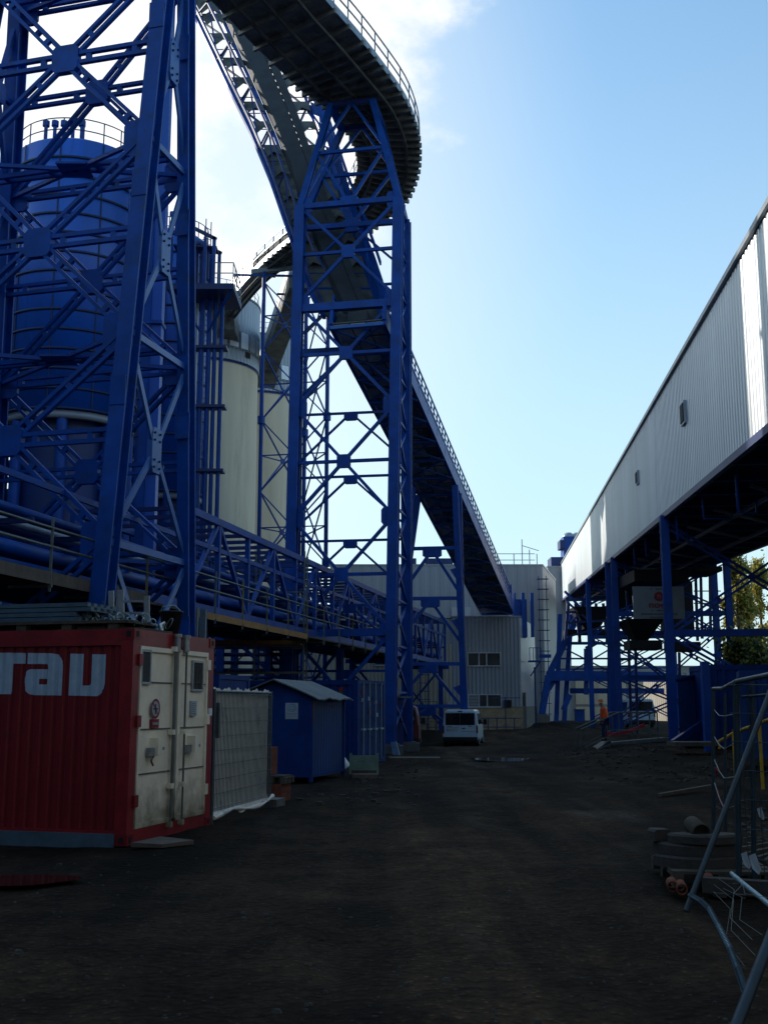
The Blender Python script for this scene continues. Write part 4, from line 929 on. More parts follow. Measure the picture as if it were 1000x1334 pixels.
MB().hexa([gp_(Y0g,-.12,GH),gp_(Y0g,GW+.1,GH),gp_(Y1g,GW+.1,GH-.5),gp_(Y1g,-.12,GH-.5),gp_(Y0g,-.12,GH+.14),gp_(Y0g,GW+.1,GH+.14),gp_(Y1g,GW+.1,GH-.37),gp_(Y1g,-.12,GH-.37)]).build('roof', M['rail'], ga_)
MB().beam(gp_(Y0g,-.02,-.09), gp_(Y1g,-.02,-.09), .16,.2).build('edge_beam', M['bluedk'], ga_); MB().beam(gp_(Y0g,GW,-.15), gp_(Y1g,GW,-.15), .25,.35).build('edge_beam', M['bluedk'], ga_)
MB().hexa([gp_(Y1g,0,0),gp_(Y1g,GW,0),gp_(Y1g+.1,GW,0),gp_(Y1g+.1,0,0),gp_(Y1g,0,GH),gp_(Y1g,GW,GH),gp_(Y1g+.1,GW,GH),gp_(Y1g+.1,0,GH)]).build('end_wall', M['cladB'], ga_)
for i in range(42): Y = 7+i*3; single(ga_, gp_(Y,0,-.14), gp_(Y,GW,-.14), V(0,0,1), .18, 'floor_beam', 'bluedk')
for i in range(20): Y = 8+i*6; single(ga_, gp_(Y,1.2,-.22), gp_(Y+6,4.8,-.22), V(0,0,1), .1, 'floor_brace', 'bluedk')
MB().beam(gp_(Y0g,2,-.45),gp_(Y1g,2,-.45),.12).build('cable_run', M['bluedk'], ga_); MB().beam(gp_(Y0g,4.2,-.45),gp_(Y1g,4.2,-.45),.12).build('cable_run', M['bluedk'], ga_)
def gal_y(px):  # where the gallery face has this column
    lo, hi = 10, 130
    for _ in range(50):
        m_ = (lo+hi)/2; p = gp_(m_,0,1); d_ = p.y*ct+(p.z-EYE)*st; x = 500+F*p.x/d_
        if x > px: lo = m_
        else: hi = m_
    return m_
for px, y0_, y1_ in ((895,527,550),(833,616,629)):
    Y = gal_y(px); zc0 = P(px,y1_,Y).z-GZ(Y); zc1 = P(px,y0_,Y).z-GZ(Y); wy = .32
    f = MB(); 
    f.hexa([gp_(Y-wy-.05,-.10,zc0-.08),gp_(Y-wy-.05,0,zc0-.08),gp_(Y+wy+.05,0,zc0-.08),gp_(Y+wy+.05,-.10,zc0-.08),gp_(Y-wy-.05,-.10,zc1+.08),gp_(Y-wy-.05,0,zc1+.08),gp_(Y+wy+.05,0,zc1+.08),gp_(Y+wy+.05,-.10,zc1+.08)])
    o = f.build('window', M['pale'], ga_)
    MB().hexa([gp_(Y-wy,-.13,zc0),gp_(Y-wy,0,zc0),gp_(Y+wy,0,zc0),gp_(Y+wy,-.13,zc0),gp_(Y-wy,-.13,zc1),gp_(Y-wy,0,zc1),gp_(Y+wy,0,zc1),gp_(Y+wy,-.13,zc1)]).build('pane', M['ink'], o)
# trestles under the gallery
def gtrestle(Y, label, levels, w=.31, xs_=None, extra=None):
    a = gp_(Y,-.06,-.1); b = gp_(Y,GW-.1,-.1); t = thing('gallery_trestle', label, 'trestle', (a.x,a.y,h(a.x,a.y)), 'gallery trestles')
    A_ = [V(a.x,a.y,h(a.x,a.y)-.4), a]; B_ = [V(b.x,b.y,h(b.x,b.y)-.4), b]
    for L_ in (A_,B_): MB().hbeam(L_[0], L_[1], w, w, up=gd, t=.05).build('leg', M['blue'], t)
    for z in levels: single(t, leg_at(A_,z), leg_at(B_,z), gd, .26, 'cross_beam')
    zz = sorted(levels+[A_[1].z-.3])
    for z0_, z1_ in zip([.6]+zz, zz):
        if z1_-z0_ > 1.4: twin(t, leg_at(A_,z0_), leg_at(B_,z1_), gd, .08, .18); twin(t, leg_at(B_,z0_), leg_at(A_,z1_), gd, .08, .18)
    return t, A_, B_
t4, A4, B4 = gtrestle(40.9, 'gallery trestle with the blue column passing in front of the white sign', [P(868,825,40.9).z])
t5, A5, B5 = gtrestle(62, 'blue gallery trestle just behind the man in orange', [P(800,800,62).z, P(800,883,62).z], .36)
t5b, _, _ = gtrestle(66, 'blue gallery trestle right behind the one at the ramp', [P(800,825,66).z], .35)
t6, A6, B6 = gtrestle(84, 'gallery trestle in the shade between the ramp and the splayed portal', [P(760,830,84).z, P(760,883,84).z], .35)
# splayed portal
YP = 95; pt = thing('portal_frame', 'wide blue portal frame with a long splayed leg under the far part of the gallery', 'portal frame', (14,YP,.2))
a0 = P(703,945,YP); a1 = P(714,880,YP); a2 = P(766,775,YP); r0 = P(800,945,YP); r1 = P(862,883,YP)
for p_, q_ in ((a0,a1),(a1,a2)): MB().hbeam(p_, q_, .5, .5, up=(0,1,0)).build('leg', M['blue'], pt)
for px in (727,742): MB().hbeam(P(px-8 if px==742 else px-3,945,YP+2), P(px+2,800,YP+2), .35, .4, up=(0,1,0)).build('leg', M['blue'], pt)
MB().hbeam(P(795,945,YP), P(795,760,YP), .5,.5, up=(0,1,0)).build('leg', M['blue'], pt)
MB().beam(a1, P(864,882,YP), .3,.85).build('cross_beam', M['blue'], pt); MB().beam(P(742,900,YP+2), P(864,900,YP+2), .3,.45).build('cross_beam', M['blue'], pt)
for p_, q_, w_ in (((722,884),(708,905),.5),((742,905),(733,925),.4),((763,845),(763,905),.35),((763,845),(775,838),.35),((738,838),(800,838),.25),((726,858),(866,858),.15),((726,872),(866,870),.12),((735,770),(800,838),.2),((745,800),(800,770),.2),((735,880),(800,842),.12),((735,845),(800,878),.12),((800,842),(866,878),.12),((800,880),(866,845),.12)):
    MB().beam(P(*p_,YP+.6), P(*q_,YP+.6), w_).build('brace', M['blue'], pt)
foot('concrete footing under the splayed leg of the far portal frame', a0.x, YP, 1.4, .6)
# dark transfer machinery under the gallery
mc = thing('transfer_station', 'dark belt transfer machinery hanging under the gallery around the trestles', 'machinery', (14,70,6))
def pbox(px0,px1,py0,py1,Y,dy,name='casing',m='black'):
    a = P(px0,py1,Y); b = P(px1,py0,Y); MB().box(a.x,b.x,Y,Y+dy,a.z,b.z).build(name, M[m], mc)
pbox(805,822,742,792,70,3); pbox(826,896,742,757,58,5); pbox(820,862,834,846,58,1.5,'belt_frame'); pbox(874,912,836,848,56,1.5,'belt_frame'); pbox(876,901,757,826,68,3); pbox(905,940,738,744,60,3,'platform'); pbox(738,800,820,826,92,2,'platform')
def hopper(px0,px1,py0,py1,Y,dy,f=.35):
    a = P(px0,py0,Y); b = P(px1,py1,Y); w_ = (b.x-a.x)*f
    MB().hexa([V(a.x+w_,Y+dy*f,b.z),V(b.x-w_,Y+dy*f,b.z),V(b.x-w_,Y+dy*(1-f),b.z),V(a.x+w_,Y+dy*(1-f),b.z),V(a.x,Y,a.z),V(b.x,Y,a.z),V(b.x,Y+dy,a.z),V(a.x,Y+dy,a.z)]).build('hopper', M['black'], mc)
hopper(816,866,806,834,60,3); hopper(748,798,790,818,90,3,.3)
for i in range(7):
    a = P(740+i*9,786,91); b = P(740+i*9+(6 if i%2 else -4),836,91); MB().beam(a,b,.22).build('frame_post', M['bluedk'], mc)
for y_ in (782,798,811): MB().beam(P(736,y_,90.6),P(802,y_-3,90.6),.2).build('frame_beam', M['bluedk'], mc)
for a_,b_2 in (((738,784),(770,812)),((770,784),(742,812)),((772,800),(800,784)),((738,830),(800,812))): MB().beam(P(*a_,90.4),P(*b_2,90.4),.16).build('frame_brace', M['bluedk'], mc)
for a,b,c,d in ((815,735,822,960),(826,800,830,960),(905,735,908,835),(912,745,914,832),(924,740,925,830),(884,850,886,960)):
    MB().beam(P(a,b,64), P(c,d,64), .14).build('hanger', M['bluedk'], mc)
for y in (770,786,802,818): MB().beam(P(903,y,64), P(938,y,64), .06).build('hanger', M['bluedk'], mc)
for i in range(8):
    MB().beam(P(806,805+i*9,66), P(822,805+i*9,66), .12).build('ladder_rung', M['bluedk'], mc)
# hanging blue U frames
hg = thing('hanger_frames', 'blue pipe frames hanging below the gallery floor near the trestle column', 'hanger', (12,38,8))
for px0,px1,pyb in ((826,846,735),(841,860,724),(882,895,706),(916,953,676),(961,985,668)):
    Y = gal_y(px0)+2.5
    a = P(px0,pyb,Y); b = P(px1,pyb,Y); zt_ = GZ(Y)-.1; MB().tube([V(a.x,Y,zt_),V(a.x,Y,a.z),V(b.x,Y,a.z),V(b.x,Y,zt_)], .045, 6).build('hanger_loop', M['blue'], hg)
tg = P(973,735,30); 
# sign
sp = thing('company_sign', 'pale sign board with a red round n emblem and red lettering behind the gallery column', 'sign', (P(857,785,48).x,48,P(857,785,48).z))
s00 = P(825,806,48); s11 = P(890,764,48)
MB().box(s00.x,s11.x,48,48.06,s00.z,s11.z).build('board', M['signw'], sp)
def text(s, x, z, y, size, m, parent, name='lettering', align='CENTER', rot=None, off=0.0):
    cu = bpy.data.curves.new(name, 'FONT'); cu.body = s; cu.size = size; cu.align_x = align; cu.extrude = .004; cu.offset = off
    ob = bpy.data.objects.new(name, cu); C.objects.link(ob); bpy.context.view_layer.update()
    me = bpy.data.meshes.new_from_object(ob.evaluated_get(bpy.context.evaluated_depsgraph_get())); bpy.data.objects.remove(ob)
    me.materials.clear(); me.materials.append(M[m]); o = bpy.data.objects.new(name, me); C.objects.link(o)
    o.parent = parent; o.rotation_euler = rot or (math.pi/2,0,0); o.location = V(x,y,z)-base(parent); return o
cx = P(857.5,777,48); dsk = MB(); r_ = .205
dsk.poly([V(cx.x+r_*math.cos(2*math.pi*k/40),47.985,cx.z+r_*math.sin(2*math.pi*k/40)) for k in range(40)], .01, (0,1,0)); dsk.build('emblem_disc', M['signr'], sp)
text('n', cx.x, cx.z-.09, 47.97, .36, 'signw', sp, 'emblem_letter')
tx = text('noell', 0, P(857,791.5,48).z, 47.98, .40, 'signr', sp, off=.003, align='LEFT')
tw = max(v.co.x for v in tx.data.vertices); k_ = .94/tw; tx.scale = (k_,1.0,1); tx.location.x = P(844,790,48).x-base(sp).x
lb = MB(); rr_ = random.Random(2)
for py, hw, n in ((767.5,.35,9),(795.5,.35,12),(800,.8,30),(804,.42,12)):
    z = P(857,py,48).z
    for i in range(n):
        if rr_.random() < .12: continue
        x = cx.x-hw+2*hw*i/n; lb.box(x, x+2*hw/n*.6, 47.985, 47.998, z-.02, z+.02+.015*rr_.random())
lb.build('small_print', M['ink'], sp)

# ================================================================== UNSEEN BLOCKS ADDED ON THE LEFT (throw the yard into shade)
hall('unseen_shade_block', 'unseen grey block added left of the yard, shading the road', 'building', [(-52,-30),(-27,-30),(-28,51.5),(-52,51.5)], -.4, 24, 'cladB', 1.0, .03)
hall('unseen_shade_block', 'lower unseen shade block added left of the yard', 'building', [(-90,52),(-28.5,52),(-55,128),(-90,128)], -.4, 26, 'cladB', 1.0, .03)
hall('unseen_shade_block', 'tall upper shade block added unseen left of the yard, nearer part', 'building', [(-29,52.2),(-33.3,65.1),(-60,84),(-56,71.1)], 26.1, 44, 'cladB', 1.0, .03)
hall('unseen_shade_block', 'tall upper shade block added unseen left of the yard, farther part', 'building', [(-33.8,66.0),(-55.0,128),(-80,128),(-61,85.1)], 26.1, 47, 'cladB', 1.0, .03)  # gap to the nearer part lets a thin sun stripe onto the gallery

hall('unseen_shade_block', 'tall grey unseen block added behind the camera position to dim skylight', 'building', [(-27,-14),(24,-14),(24,-40),(-27,-40)][::-1], -.4, 30, 'cladB', 1.0, .03)  # added out of view to dim skylight, as is the next block
hall('unseen_shade_block', 'tall grey unseen block added right of the camera beyond the gallery, dimming skylight', 'building', [(24,-14),(24,38),(50,38),(50,-14)][::-1], -.4, 26, 'cladB', 1.0, .03)
# ================================================================== RED CONTAINER
cz = 0.02
cc = V(-3.06,13.60,cz); ea = R(15.3); ey = V(math.sin(ea), math.cos(ea), 0); ex = V(-math.cos(ea), math.sin(ea), 0); UZ = V(0,0,1)
CW, CL, CH = 2.40, 6.0, 2.57
rc = thing('site_container', 'red steel site container with big pale letters on its side and dirty white doors', 'container', cc)
def cf(mb, x0,x1,y0,y1,z0,z1): return mb.frame(cc, ex, ey, UZ, x0,x1,y0,y1,z0,z1)   # x: left along side, y: away along doors
for x in (0,CL-.17):
    for y in (0,CW-.17): cf(MB(), x,x+.17,y,y+.17,0,CH).build('corner_post', M['redlt'], rc)
fm = MB(); cf(fm,.17,CL-.17,0,.1,CH-.2,CH); cf(fm,.17,CL-.17,CW-.1,CW,CH-.2,CH); cf(fm,.17,CL-.17,0.0,.1,0.0,.16); cf(fm,0,.12,.17,CW-.17,CH-.2,CH); cf(fm,0,.12,.17,CW-.17,0,.17); cf(fm,CL-.12,CL,.17,CW-.17,CH-.2,CH)
fm.build('frame_rail', M['redlt'], rc)
cf(MB(),.1,CL-.1,.1,CW-.1,CH-.08,CH-.02).build('roof', M['red'], rc)
a = cc+ex*.17+ey*.05; b = cc+ex*(CL-.17)+ey*.05
wl = MB().corr((b.x,b.y),(a.x,a.y),cz+.14,cz+CH-.19,cz+.14,cz+CH-.19,.155,.026); wl.build('side_wall', M['red'], rc)
cf(MB(),.17,CL-.17,CW-.09,CW-.05,.14,CH-.2).build('side_wall', M['red'], rc); cf(MB(),CL-.1,CL-.05,.17,CW-.17,.1,CH-.2).build('side_wall', M['red'], rc)
# corner castings
for x in (-.004,):
    for y in (-.006,CW-.165):
        for z in (-.006,CH-.125):
            m_ = MB(); cf(m_, x-.008, x+.17, y, y+.17, z, z+.13); o = m_.build('corner_casting', M['red'], rc)
            m_ = MB(); cf(m_, x-.013, x-.006, y+.055, y+.115, z+.03, z+.10); cf(m_, x+.04, x+.10, y-.006, y+.003, z+.03, z+.10); m_.build('casting_hole', M['black'], o)
# lettering: bent over the ribs - raised flat shapes just proud of the ribs
def onside(px, py, off):
    n = (-ey); p0 = cc+n*off; r = ray(px, py); t = (p0-V(0,0,EYE)).dot(n)/r.dot(n); return V(0,0,EYE)+r*t
def Z5(pts): return [(x/5.5556, 730+y/5.5556) for x,y in pts]
glyphs = [
 Z5([(185,670),(182,748),(95,748),(80,968),(-30,968),(-30,668)]),
 Z5([(207,670),(380,673),(420,681),(445,702),(458,730),(460,760),(450,978),(240,975),(210,965),(190,945),(178,910),(175,880),(178,850),(188,815),(205,797),(225,788),(355,788),(352,765),(345,754),(330,750),(205,750)]),
 Z5([(510,675),(612,677),(602,906),(632,906),(648,902),(657,888),(666,680),(772,680),(763,890),(755,925),(740,950),(722,970),(700,983),(495,978)])]
# corrugated plane copy clipped by glyph: build columns
OFFR = .026-.05; 
def inside(pt, poly):
    x, y = pt; c = False; n = len(poly)
    for i in range(n):
        x1,y1 = poly[i]; x2,y2 = poly[(i+1)%n]
        if (y1 > y) != (y2 > y) and x < (x2-x1)*(y-y1)/(y2-y1)+x1: c = not c
    return c
def letter(poly, hole=None):
    P3 = [onside(px,py,-.03) for px,py in poly]; P2 = [((p-cc).dot(ex), p.z) for p in P3]
    H2 = None
    if hole: H2 = [((p-cc).dot(ex), p.z) for p in [onside(px,py,-.03) for px,py in hole]]
    us = [p[0] for p in P2]; lo, hi = min(us), max(us); mb = MB(); L = CL-.34; k = int(round(L/.155)); pit = L/k
    def depth(u):
        f = ((CL-.17-u)/pit) % 1.0
        d = .026
        if f < .3: return 0
        if f < .42: return d*(f-.3)/.12
        if f < .88: return d
        return d*(1-(f-.88)/.12)
    def spans(u):
        zs = []
        for PL_ in (P2, H2 or []):
            n = len(PL_)
            for i in range(n):
                (x1,y1),(x2,y2) = PL_[i], PL_[(i+1)%n]
                if (x1 > u) != (x2 > u): zs.append(y1+(u-x1)*(y2-y1)/(x2-x1))
        zs.sort(); return [(zs[i],zs[i+1]) for i in range(0,len(zs)-1,2)]
    n = int((hi-lo)/.006)+1
    for i in range(n):
        u0 = lo+(hi-lo)*i/n; u1 = lo+(hi-lo)*(i+1)/n
        for z0,z1 in spans((u0+u1)/2):
            q = []
            for u,z in ((u0,z0),(u1,z0),(u1,z1),(u0,z1)):
                p = cc+ex*u-ey*(depth(u)-.05+.004); q.append(V(p.x,p.y,z))
            mb.add([q[1],q[0],q[3],q[2]], [(0,1,2,3)])
    mb.build('letter', M['lett'], rc)
letter(glyphs[0]); letter(glyphs[1], Z5([(290,857),(348,857),(346,898),(288,898)])); letter(glyphs[2])
# doors
def dleaf(y0, y1, win, hinge_y, nm):
    d = cf(MB(), .02,.06, y0,y1,.17,CH-.2).build('door', M['door'], rc)
    m_ = MB(); t = .045
    for z0,z1 in ((.17,.23),(CH-.26,CH-.2)): cf(m_,-.01,.022,y0,y1,z0,z1)
    for a_,b_ in ((y0,y0+t),(y1-t,y1)): cf(m_,-.01,.022,a_,b_,.23,CH-.26)
    m_.build('door_frame', M['door'], d)
    m_ = MB()
    for z in (.8,1.34,1.92): cf(m_,.008,.024,y0+t,y1-t,z,z+.016)
    m_.build('panel_seam', M['conc'], d)
    m_ = MB(); cf(m_,.006,.022,y0+.08,y0+.42 if y0 < 1 else y0+.12+.02,1.4,1.9); 
    w0,w1,z0,z1 = win; f = MB(); cf(f,-.012,.021,w0-.03,w1+.03,z0-.03,z0); cf(f,-.012,.021,w0-.03,w1+.03,z1,z1+.03); cf(f,-.012,.021,w0-.03,w0,z0,z1); cf(f,-.012,.021,w1,w1+.03,z0,z1); f.build('window_frame', M['alu'], d)
    cf(MB(),.0,.021,w0,w1,z0,z1).build('window_pane', M['ink'], d)
    if y0 > 1:
        g_ = MB()
        for k in range(2): cf(g_,-.008,0.0,w0+(w1-w0)*(k+1)/3-.006,w0+(w1-w0)*(k+1)/3+.006,z0,z1)
        for k in range(3): cf(g_,-.008,-.001,w0,w1,z0+(z1-z0)*(k+1)/4-.006,z0+(z1-z0)*(k+1)/4+.006)
        g_.build('window_bars', M['wood'], d)
    return d
d1 = dleaf(.19,1.16,(.24,.44,1.93,2.30),0,'a'); d2 = dleaf(1.30,2.2,(1.72,2.02,1.86,2.22),0,'b')
# locking bars
for y,(x) in ((1.07,0),(1.41,0)):
    m_ = MB(); p0 = cc+ex*(-.045)+ey*y; m_.tube([p0+UZ*.12,p0+UZ*(CH-.12)], .014, 8); o = m_.build('lock_rod', M['scaf'], rc)
    for z in (.14,.62,1.3,CH-.2): cf(MB(),-.068,.01,y-.03,y+.03,z-.032,z+.032).build('rod_bracket', M['door'], o)
for y in (1.12,1.38):
    m_ = MB(); p0 = cc+ex*(-.05)+ey*y; m_.tube([p0+UZ*(CH-.22),p0+UZ*(CH-.02)], .04, 10); m_.tube([p0+UZ*(CH-.04),p0+UZ*(CH+.0)], .055, 10); m_.build('rod_head', M['alu'], rc)
m_ = MB(); cf(m_,.03,.06,1.16,1.30,.17,CH-.2); m_.build('door_gap', M['black'], rc)
cf(MB(),-.012,.03,1.165,1.205,.2,CH-.24).build('door_gasket', M['conc'], rc); cf(MB(),-.015,.03,1.255,1.295,.2,CH-.24).build('door_gasket', M['door'], rc)
for y in (.54,1.62):
    m_ = MB(); cf(m_,-.10,.02,y+.02,y+.13,1.02,1.24); o = m_.build('lock_box', M['door'], rc); 
    for p in (1,): 
        m2 = MB(); cf(m2,-.06,-.0,y-.1,y,1.02,1.12); cf(m2,-.03,.0,y+.17,y+.34,1.08,1.12); m2.build('lock_handle', M['alu'], o)
m_ = MB(); p0 = cc+ex*(-.08)+ey*.48; m_.tube([p0+V(0,0,1.02),p0+V(-.03,0,.96),p0+V(0,0,.9)],.012,6); m_.build('padlock', M['rust'], rc)
for y,z in ((.17,2.2),(.17,1.45),(.17,.5),(2.2,2.2),(2.2,1.45),(2.2,.5)):
    m_ = MB(); cf(m_,-.03,.02,y-.05,y+.05,z-.07,z+.07); m_.build('hinge', M['redlt'] if y < 1 else M['door'], rc)
# prohibition sign
def ondoor(y, z, x=-.004): return cc+ex*x+ey*y+UZ*z
ring = MB(); c_ = (.62,1.60)
ns = 36
for k in range(ns):
    a_,b_ = 2*math.pi*k/ns, 2*math.pi*(k+1)/ns
    ring.add([ondoor(c_[0]+r*math.cos(t),c_[1]+r*math.sin(t),-.014) for r,t in ((.095,a_),(.125,a_),(.125,b_),(.095,b_))],[(0,1,2,3)])
ring.add([ondoor(c_[0]-.075,c_[1]+.065,-.0145),ondoor(c_[0]-.06,c_[1]+.08,-.0145),ondoor(c_[0]+.075,c_[1]-.065,-.0145),ondoor(c_[0]+.06,c_[1]-.08,-.0145)],[(0,1,2,3)])
ns_ = ring.build('no_smoking_sign', M['signred2'], rc)
bk = MB(); bk.poly([ondoor(c_[0]+.12*math.cos(2*math.pi*k/30),c_[1]+.12*math.sin(2*math.pi*k/30),-.011) for k in range(30)]); bk.build('sign_disc', M['notice'], ns_)
m_ = MB(); cf(m_,-.016,-.014,c_[0]-.055,c_[0]+.06,c_[1]-.012,c_[1]+.008); cf(m_,-.016,-.014,c_[0]-.012,c_[0]+.012,c_[1]-.07,c_[1]+.06); m_.build('sign_pictogram', M['ink'], ns_)
m_ = MB(); cf(m_,-.016,.02,.53,.72,1.36,1.47); pl_ = m_.build('red_label', M['signred2'], rc)
m_ = MB()
for k in range(8): cf(m_,-.018,-.015,.55+k*.019,.562+k*.019,1.40,1.43)
m_.build('label_letters', M['notice'], pl_)
m_ = MB(); cf(m_,-.014,.02,1.68,1.84,1.50,1.70); nt_ = m_.build('paper_notice', M['notice'], rc)
m_ = MB()
for k in range(6): cf(m_,-.0165,-.0135,1.70,1.80-.02*(k%2),1.53+k*.026,1.536+k*.026)
m_.build('small_print', M['ink'], nt_)
m_ = MB(); cf(m_,-.03,.02,2.24,2.32,1.5,1.6); m_.build('seal_box', M['white'], rc)
# plinth beams
m_ = MB(); cf(m_,.15,CL-.1,-.03,.2,-.12,.13); tag(m_.build('sill_beam', M['bluegrey'], org=cc+ex*1), 'grey blue beam lying under the long side of the red container', 'beam')
# wooden board at the door
q = PZ(213,1100,.03); m_ = MB(); m_.hexa([q+V(-.33,-.25,.0),q+V(.05,-.33,-.0),q+V(.36,.0,.0),q+V(-.1,.3,.0),q+V(-.33,-.25,.05),q+V(.05,-.33,.04),q+V(.36,.0,.05),q+V(-.1,.3,.06)])
tag(m_.build('wooden_board', M['wood2'], org=q), 'trampled wooden board on the mud before the white doors', 'board')

# ---- load on the roof
def ro(x,y,z): return cc+ex*x+ey*y+UZ*(CH+z)
def rfm(mb,x0,x1,y0,y1,z0,z1): return mb.frame(ro(0,0,0),ex,ey,UZ,x0,x1,y0,y1,z0,z1)
pl = thing('pallet', 'wooden pallet carrying the sheet stack on the red container roof', 'pallet', ro(1.5,.5,0))
m_ = MB(); rfm(m_,.15,3.9,.12,1.1,.085,.12); m_.build('deck_board', M['wood'], pl)
for x in (.3,.95,1.6,2.3,3.0,3.7):
    for y in (.14,.6): m_ = MB(); rfm(m_,x,x+.14,y,y+.12,.0,.085); m_.build('block', M['wood'], pl)
ss = thing('sheet_stack', 'stack of long blue grey profiled steel sheets on the red container roof', 'sheets', ro(2,.5,.12))
for k in range(4):
    m_ = MB(); x0 = .86+.06*(k%2)-(.14 if k > 1 else 0); z = .125+k*.062
    rfm(m_,x0,5,.16+.02*k,.95,z,z+.014); 
    for j in range(5): rfm(m_,x0,5,.16+.16*j+.02*k,.24+.16*j+.02*k,z+.014,z+.05)
    m_.build('profiled_sheet', M['bluegrey'], ss)
rng = random.Random(9)
ld = thing('ladder_stack', 'aluminium ladder ends standing up behind the sheet stack on the red container', 'ladder', ro(.9,.9,.1))
for x,tilt,y in ((1.02,.04,1.3),(.93,-.03,1.25),(.82,.03,1.2),(.42,.02,1.15)):
    m_ = MB(); m_.beam(ro(x,y,.02),ro(x+tilt,y,.62-.1*(x<.6)),.075,.03,ey); m_.build('stile', M['alu'], ld)
m_ = MB()
for z in (.12,.3,.46): m_.beam(ro(.82,1.2,z),ro(.42,1.15,z-.01),.03)
m_.build('rung', M['alu'], ld)
wc = thing('wire_clamps', 'heap of tangled scaffold clamps and wire on the corner of the red container roof', 'clamps', ro(.4,.5,0))
for k in range(34):
    x,y = rng.uniform(.05,.82), rng.uniform(.25,1.1); z = rng.uniform(.05,.22)*(1-.35*abs(x-.45)); r = rng.uniform(.03,.07); n_ = Vector((rng.uniform(-1,1),rng.uniform(-1,1),rng.uniform(-.6,.6))).normalized()
    u = n_.orthogonal().normalized(); v_ = n_.cross(u); c_ = ro(x,y,z)
    MB().tube([c_+u*r*math.cos(t*math.pi/5)+v_*r*1.3*math.sin(t*math.pi/5) for t in range(11)], .009, 5, False).build('clamp_ring', M['galv'] if k%3 else M['scaf'], wc)
m_ = MB(); m_.hexa([ro(.02,.2,.0),ro(.9,.2,.0),ro(.9,1.1,.0),ro(.02,1.1,.0),ro(.02,.2,.03),ro(.9,.2,.06),ro(.9,1.1,.05),ro(.02,1.1,.03)]); m_.build('backing_board', M['wood'], wc)
bk = thing('bucket', 'black mason bucket on the red container roof above the doors', 'bucket', ro(.15,1.3,0)); b0 = ro(.16,1.32,0)-UZ*0
MB().lathe(b0,[(0,.005),(.11,.005),(.15,.3),(.165,.3),(.165,.32),(.14,.32),(.105,.03),(0,.03)],20).build('body', M['bucket'], bk)
MB().tube([b0+V(-.15,0,.3),b0+V(-.1,-.05,.38),b0+V(.05,-.03,.40),b0+V(.15,0,.3)],.008,5).build('handle', M['galv'], bk)
fl = thing('fitting_pile', 'small pale scaffold couplers lying beside the bucket on the container edge', 'couplers', ro(.05,.95,0))
for k in range(6):
    p0 = ro(.06+.03*k,.88+.05*k,.02); MB().tube([p0,p0+V(rng.uniform(-.03,.03),.02,.09),p0+V(.02,.05,.12)], .02, 6).build('coupler', M['galv'] if k else M['white'], fl)
m_ = MB(); p0 = ro(.1,2.22,0); m_.beam(p0,p0+UZ*.42,.09,.05,ey); m_.beam(p0+ex*.09,p0+ex*.09+UZ*.45,.02,.05,ey)
tag(m_.build('metal_post', M['bluegrey'], org=p0), 'short perforated steel post standing on the far corner of the red container', 'post')

# ================================================================== FENCE PANEL WITH TARP
fa, fb = V(-2.42,16.05,0), V(-1.88,18.7,0); fd = (fb-fa).normalized(); fn_ = V(fd.y,-fd.x,0); FL_ = (fb-fa).length; fh = 1.86
tf = thing('mesh_fence', 'mesh fence panel covered with white ribbed sheeting next to the red container', 'fence', fa)
for s in (0,FL_): MB().tube([fa+fd*s+UZ*-.02,fa+fd*s+UZ*(fh+.03)],.022,8).build('post', M['mesh'], tf)
MB().tube([fa+UZ*fh,fb+UZ*fh],.02,8).build('top_rail', M['mesh'], tf)
m_ = MB()
n = 46
for i in range(n): u = FL_*(i+.5)/n; m_.beam(fa+fd*u+fn_*.014+UZ*.18,fa+fd*u+fn_*.014+UZ*fh,.009)
m_.build('vertical_wires', M['mesh'], tf)
m_ = MB()
for k in range(9): z = .22+k*.2; m_.beam(fa+fn_*.02+UZ*z,fb+fn_*.02+UZ*z,.006)
m_.build('horizontal_wires', M['mesh'], tf)
m_ = MB(); nx_ = 170; nz_ = 14; vs = []
for j in range(nz_+1):
    for i in range(nx_+1):
        u = .03+(FL_-.06)*i/nx_; z = .1+(fh+.04-.1)*j/nz_; o = .003*(i%2)+.016*math.sin(u*2.3)-.034
        if j == nz_: z += .018*math.sin(u*13)+.012*math.sin(u*31)
        if j == 0: z += .03*math.sin(u*3)+.02*math.sin(u*9); o += .05
        p0 = fa+fd*u+fn_*o; vs.append(V(p0.x,p0.y,z))
m_.add(vs,[(j*(nx_+1)+i,j*(nx_+1)+i+1,(j+1)*(nx_+1)+i+1,(j+1)*(nx_+1)+i) for j in range(nz_) for i in range(nx_)]); m_.build('sheeting', M['tarp'], tf)
MB().tube([fa+fd*(FL_*t)+fn_*(.04+.03*math.sin(t*9))+UZ*(.10+.05*math.sin(t*7)+.06*t) for t in [i/20 for i in range(21)]], [.028+.012*math.sin(i) for i in range(21)], 7).build('rolled_hem', M['tarp'], tf)
MB().frame(fb,fd,fn_,UZ,.02,.5,-.15,.12,.0,.13).build('base_block', M['conc'], tf)
MB().frame(fa,fd,fn_,UZ,.03,.1,.02,.06,1.2,1.7).build('grey_wrap', M['mesh'], tf)

# ---- bricks on pallets

